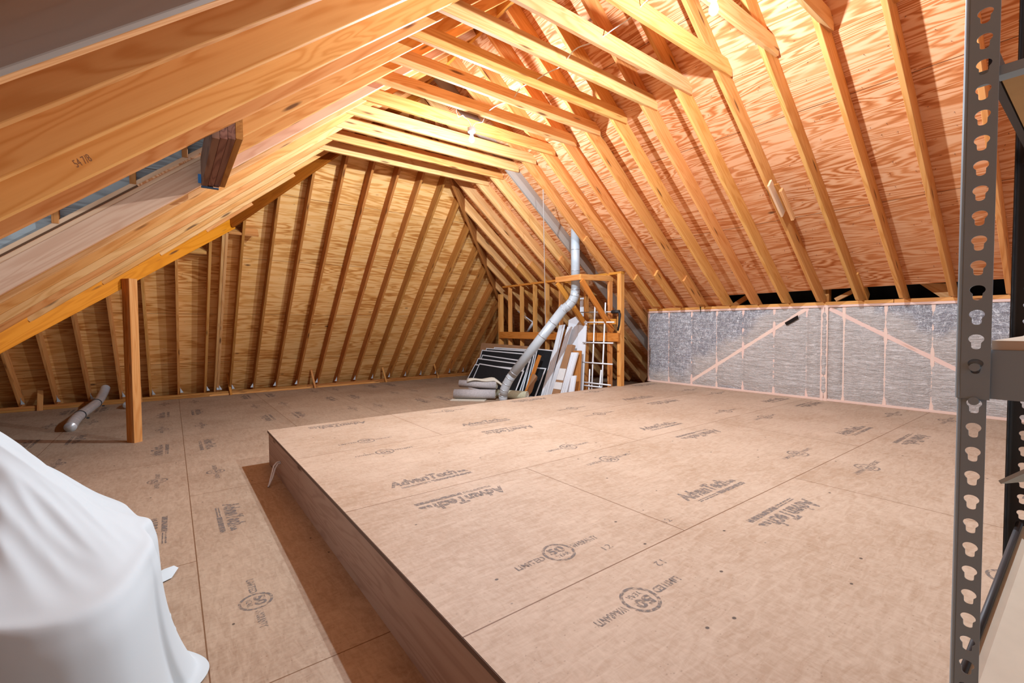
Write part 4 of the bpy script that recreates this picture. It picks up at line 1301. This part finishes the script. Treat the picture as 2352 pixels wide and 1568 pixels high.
# ------------------------------------------------------------------ steel shelf at the right
su = tag(empty('steel_shelf', (1.3, -0.5, ZD)), 'blue grey boltless steel shelf unit standing on the platform', 'shelf unit')
def keyhole(cz, cy, n_=18):
    """outline in (y, z): round head above a narrower slot"""
    pts = []
    for k in range(n_):
        a = math.radians(-28 + 236 * k / (n_ - 1))
        pts.append((cy + 0.0088 * math.cos(a), cz + 0.0045 + 0.0070 * math.sin(a)))
    pts.append((cy - 0.0056, cz - 0.0014))
    for k in range(9):
        a = math.radians(180 + 180 * k / 8)
        pts.append((cy + 0.0053 * math.cos(a), cz - 0.0080 + 0.0036 * math.sin(a)))
    pts.append((cy + 0.0056, cz - 0.0014))
    return pts
def slotted_post(name, X, Y0, Y1, z0, z1, phase, mat, solid_upto=None, flange=0.036, sgn=1):
    """L-angle: slotted face in the YZ plane at X, flange running along +X at the Y1 edge"""
    bm = bmesh.new()
    pitch = 0.0381
    z = z0
    zs = [z0]
    k0 = math.ceil((z0 - phase) / pitch)
    cells = []
    zc = phase + k0 * pitch
    if zc - 0.019 > z0: pass
    lo = z0
    while lo < z1 - 1e-4:
        c_ = phase + pitch * math.floor((lo - phase) / pitch + 0.5)
        hi = min(c_ + pitch / 2, z1)
        if hi - lo < 0.001:
            hi = min(c_ + pitch * 1.5, z1); c_ += pitch
        cells.append((lo, hi, c_))
        lo = hi
    yc = (Y0 + Y1) / 2
    V = {}
    def vert(y, z):
        key = (round(y, 5), round(z, 5))
        if key not in V:
            V[key] = bm.verts.new((X, y, z))
        return V[key]
    def edge(a, b):
        e = bm.edges.get((a, b))
        return e or bm.edges.new((a, b))
    for lo, hi, c_ in cells:
        full = (c_ - 0.016 > lo) and (c_ + 0.016 < hi)
        A = [vert(Y0, lo), vert(Y1, lo), vert(Y1, hi), vert(Y0, hi)]
        if not full:
            try: bm.faces.new(A)
            except ValueError: pass
            continue
        es = [edge(A[i], A[(i + 1) % 4]) for i in range(4)]
        H = [bm.verts.new((X, y, z)) for y, z in keyhole(c_, yc)]
        es += [bm.edges.new((H[i], H[(i + 1) % len(H)])) for i in range(len(H))]
        bmesh.ops.triangle_fill(bm, use_beauty=True, use_dissolve=False, edges=es)
    # rounded corner and flange
    prev = (X, Y1)
    prof = [(X, Y1)]
    for k in range(1, 6):
        a = math.pi / 2 * k / 5
        prof.append((X + sgn * 0.006 * (1 - math.cos(a)), Y1 + 0.006 * math.sin(a)))
    prof.append((X + sgn * flange, Y1 + 0.006))
    for (xa, ya), (xb, yb) in zip(prof, prof[1:]):
        vs = [bm.verts.new(p) for p in ((xa, ya, z0), (xb, yb, z0), (xb, yb, z1), (xa, ya, z1))]
        bm.faces.new(vs)
    bmesh.ops.remove_doubles(bm, verts=bm.verts, dist=0.0002)
    bmesh.ops.recalc_face_normals(bm, faces=bm.faces)
    me = bpy.data.meshes.new(name)
    bm.to_mesh(me); bm.free()
    o = link(name, me, mat, su)
    md = o.modifiers.new('th', 'SOLIDIFY'); md.thickness = 0.0018; md.offset = 0
    return o
slotted_post('post', 1.0000, 0.1135, 0.146, -0.118, 0.95, 0.0095, M['steel'])['label'] = 'upper slotted post'
slotted_post('post', 1.0035, 0.117, 0.144, ZD, -0.105, -0.0150, M['steel'])['label'] = 'lower slotted post'
slotted_post('post', 1.612, 0.105, 0.143, ZD, 0.95, 0.0, M['steel_dark'], sgn=-1)
slotted_post('post', 1.0, -1.10, -1.07, ZD, 0.95, 0.0, M['steel'])
slotted_post('post', 1.612, -1.10, -1.07, ZD, 0.95, 0.0, M['steel_dark'], sgn=-1)
for z, hgt in ((-0.116, 0.075), (0.372, 0.014), (-0.90, 0.05)):
    m = MB(); m.box((1.004, -1.08, z), (1.012, 0.140, z + hgt)); m.box((1.012, -1.08, z), (1.03, 0.140, z + 0.004))
    m.build('front_beam', M['steel'], su)
    m = MB(); m.box((1.600, -1.08, z), (1.608, 0.140, z + hgt))
    m.build('back_beam', M['steel_dark'], su)
    hh = max(0.03, min(hgt, 0.05))
    m = MB(); m.box((1.006, 0.116, z + (0 if z > 0 else hgt - hh)), (1.606, 0.126, z + (0.042 if z > 0 else hgt)))
    m.build('end_beam', M['steel_dark'], su)
    m = MB(); bz = z + 0.001 if z > 0 else z + hgt + 0.0005
    m.box((1.013 if z > 0 else 1.008, -1.085, bz), (1.599 if z > 0 else 1.604, 0.114, bz + (0.011 if z > 0 else 0.014)))
    m.build('shelf_board', M['particle_tan'] if z > 0 else M['particle'], su, None, False, 'particle board shelf')
m = MB()
for z in (-0.077, -0.132):
    pass
m.tube([(0.993, 0.1300, -0.068), (1.004, 0.1300, -0.068)], 0.0062, 14)
m.tube([(0.996, 0.1305, -0.121), (1.008, 0.1305, -0.121)], 0.0062, 14)
m.build('beam_rivet', M['steel'], su)
lb = tag(empty('sloping_board', (1.3, -0.3, -0.55)), 'large beige board sloping between the posts of the steel shelf', 'board')
e0 = Vector((1.595, 0.122, -0.478)); e1 = Vector((1.015, 0.150, -0.655))
m = MB()
q = [e0, e1, e1 + Vector((0.02, -1.2, 0)), e0 + Vector((0.02, -1.2, 0))]
nr_ = (q[1] - q[0]).cross(q[3] - q[0]).normalized()
if nr_.z > 0: nr_ = -nr_
q2 = [p_ + nr_ * 0.012 for p_ in q]
m.add(q + q2, [(0, 1, 2, 3), (7, 6, 5, 4), (0, 4, 5, 1), (1, 5, 6, 2), (2, 6, 7, 3), (3, 7, 4, 0)])
m.build('board_face', M['particle'], lb, None, False, 'beige board')
m = MB(); m.tube([e0 + Vector((0, 0.004, 0.004)), e1 + Vector((0, 0.004, 0.004))], 0.006, 8)
m.build('edge_strip', M['steel_dark'], lb, None, True, 'dark edge rod')
bx = tag(empty('cardboard_carton', (1.33, -0.2, -0.45)), 'pale grey cardboard carton with an open flap on the steel shelf', 'carton')
m = MB()
z0 = -0.45
m.box((1.10, -0.50, z0), (1.55, 0.02, z0 + 0.004)); m.box((1.10, -0.50, z0), (1.104, 0.02, z0 + 0.14)); m.box((1.546, -0.50, z0), (1.55, 0.02, z0 + 0.14))
m.box((1.10, 0.016, z0), (1.55, 0.02, z0 + 0.14)); m.box((1.10, -0.50, z0), (1.55, -0.496, z0 + 0.14))
m.build('box_body', M['card_pale'], bx)
q = [(1.13, 0.112, -0.275), (1.13, 0.012, -0.18), (1.52, 0.012, -0.26), (1.45, 0.10, -0.335)]
m = MB()
m.add(q + [Vector(p) + Vector((0, 0.003, 0.005)) for p in q], [(0, 1, 2, 3), (7, 6, 5, 4), (0, 4, 5, 1), (1, 5, 6, 2), (2, 6, 7, 3), (3, 7, 4, 0)])
m.build('flap', M['card_pale'], bx)
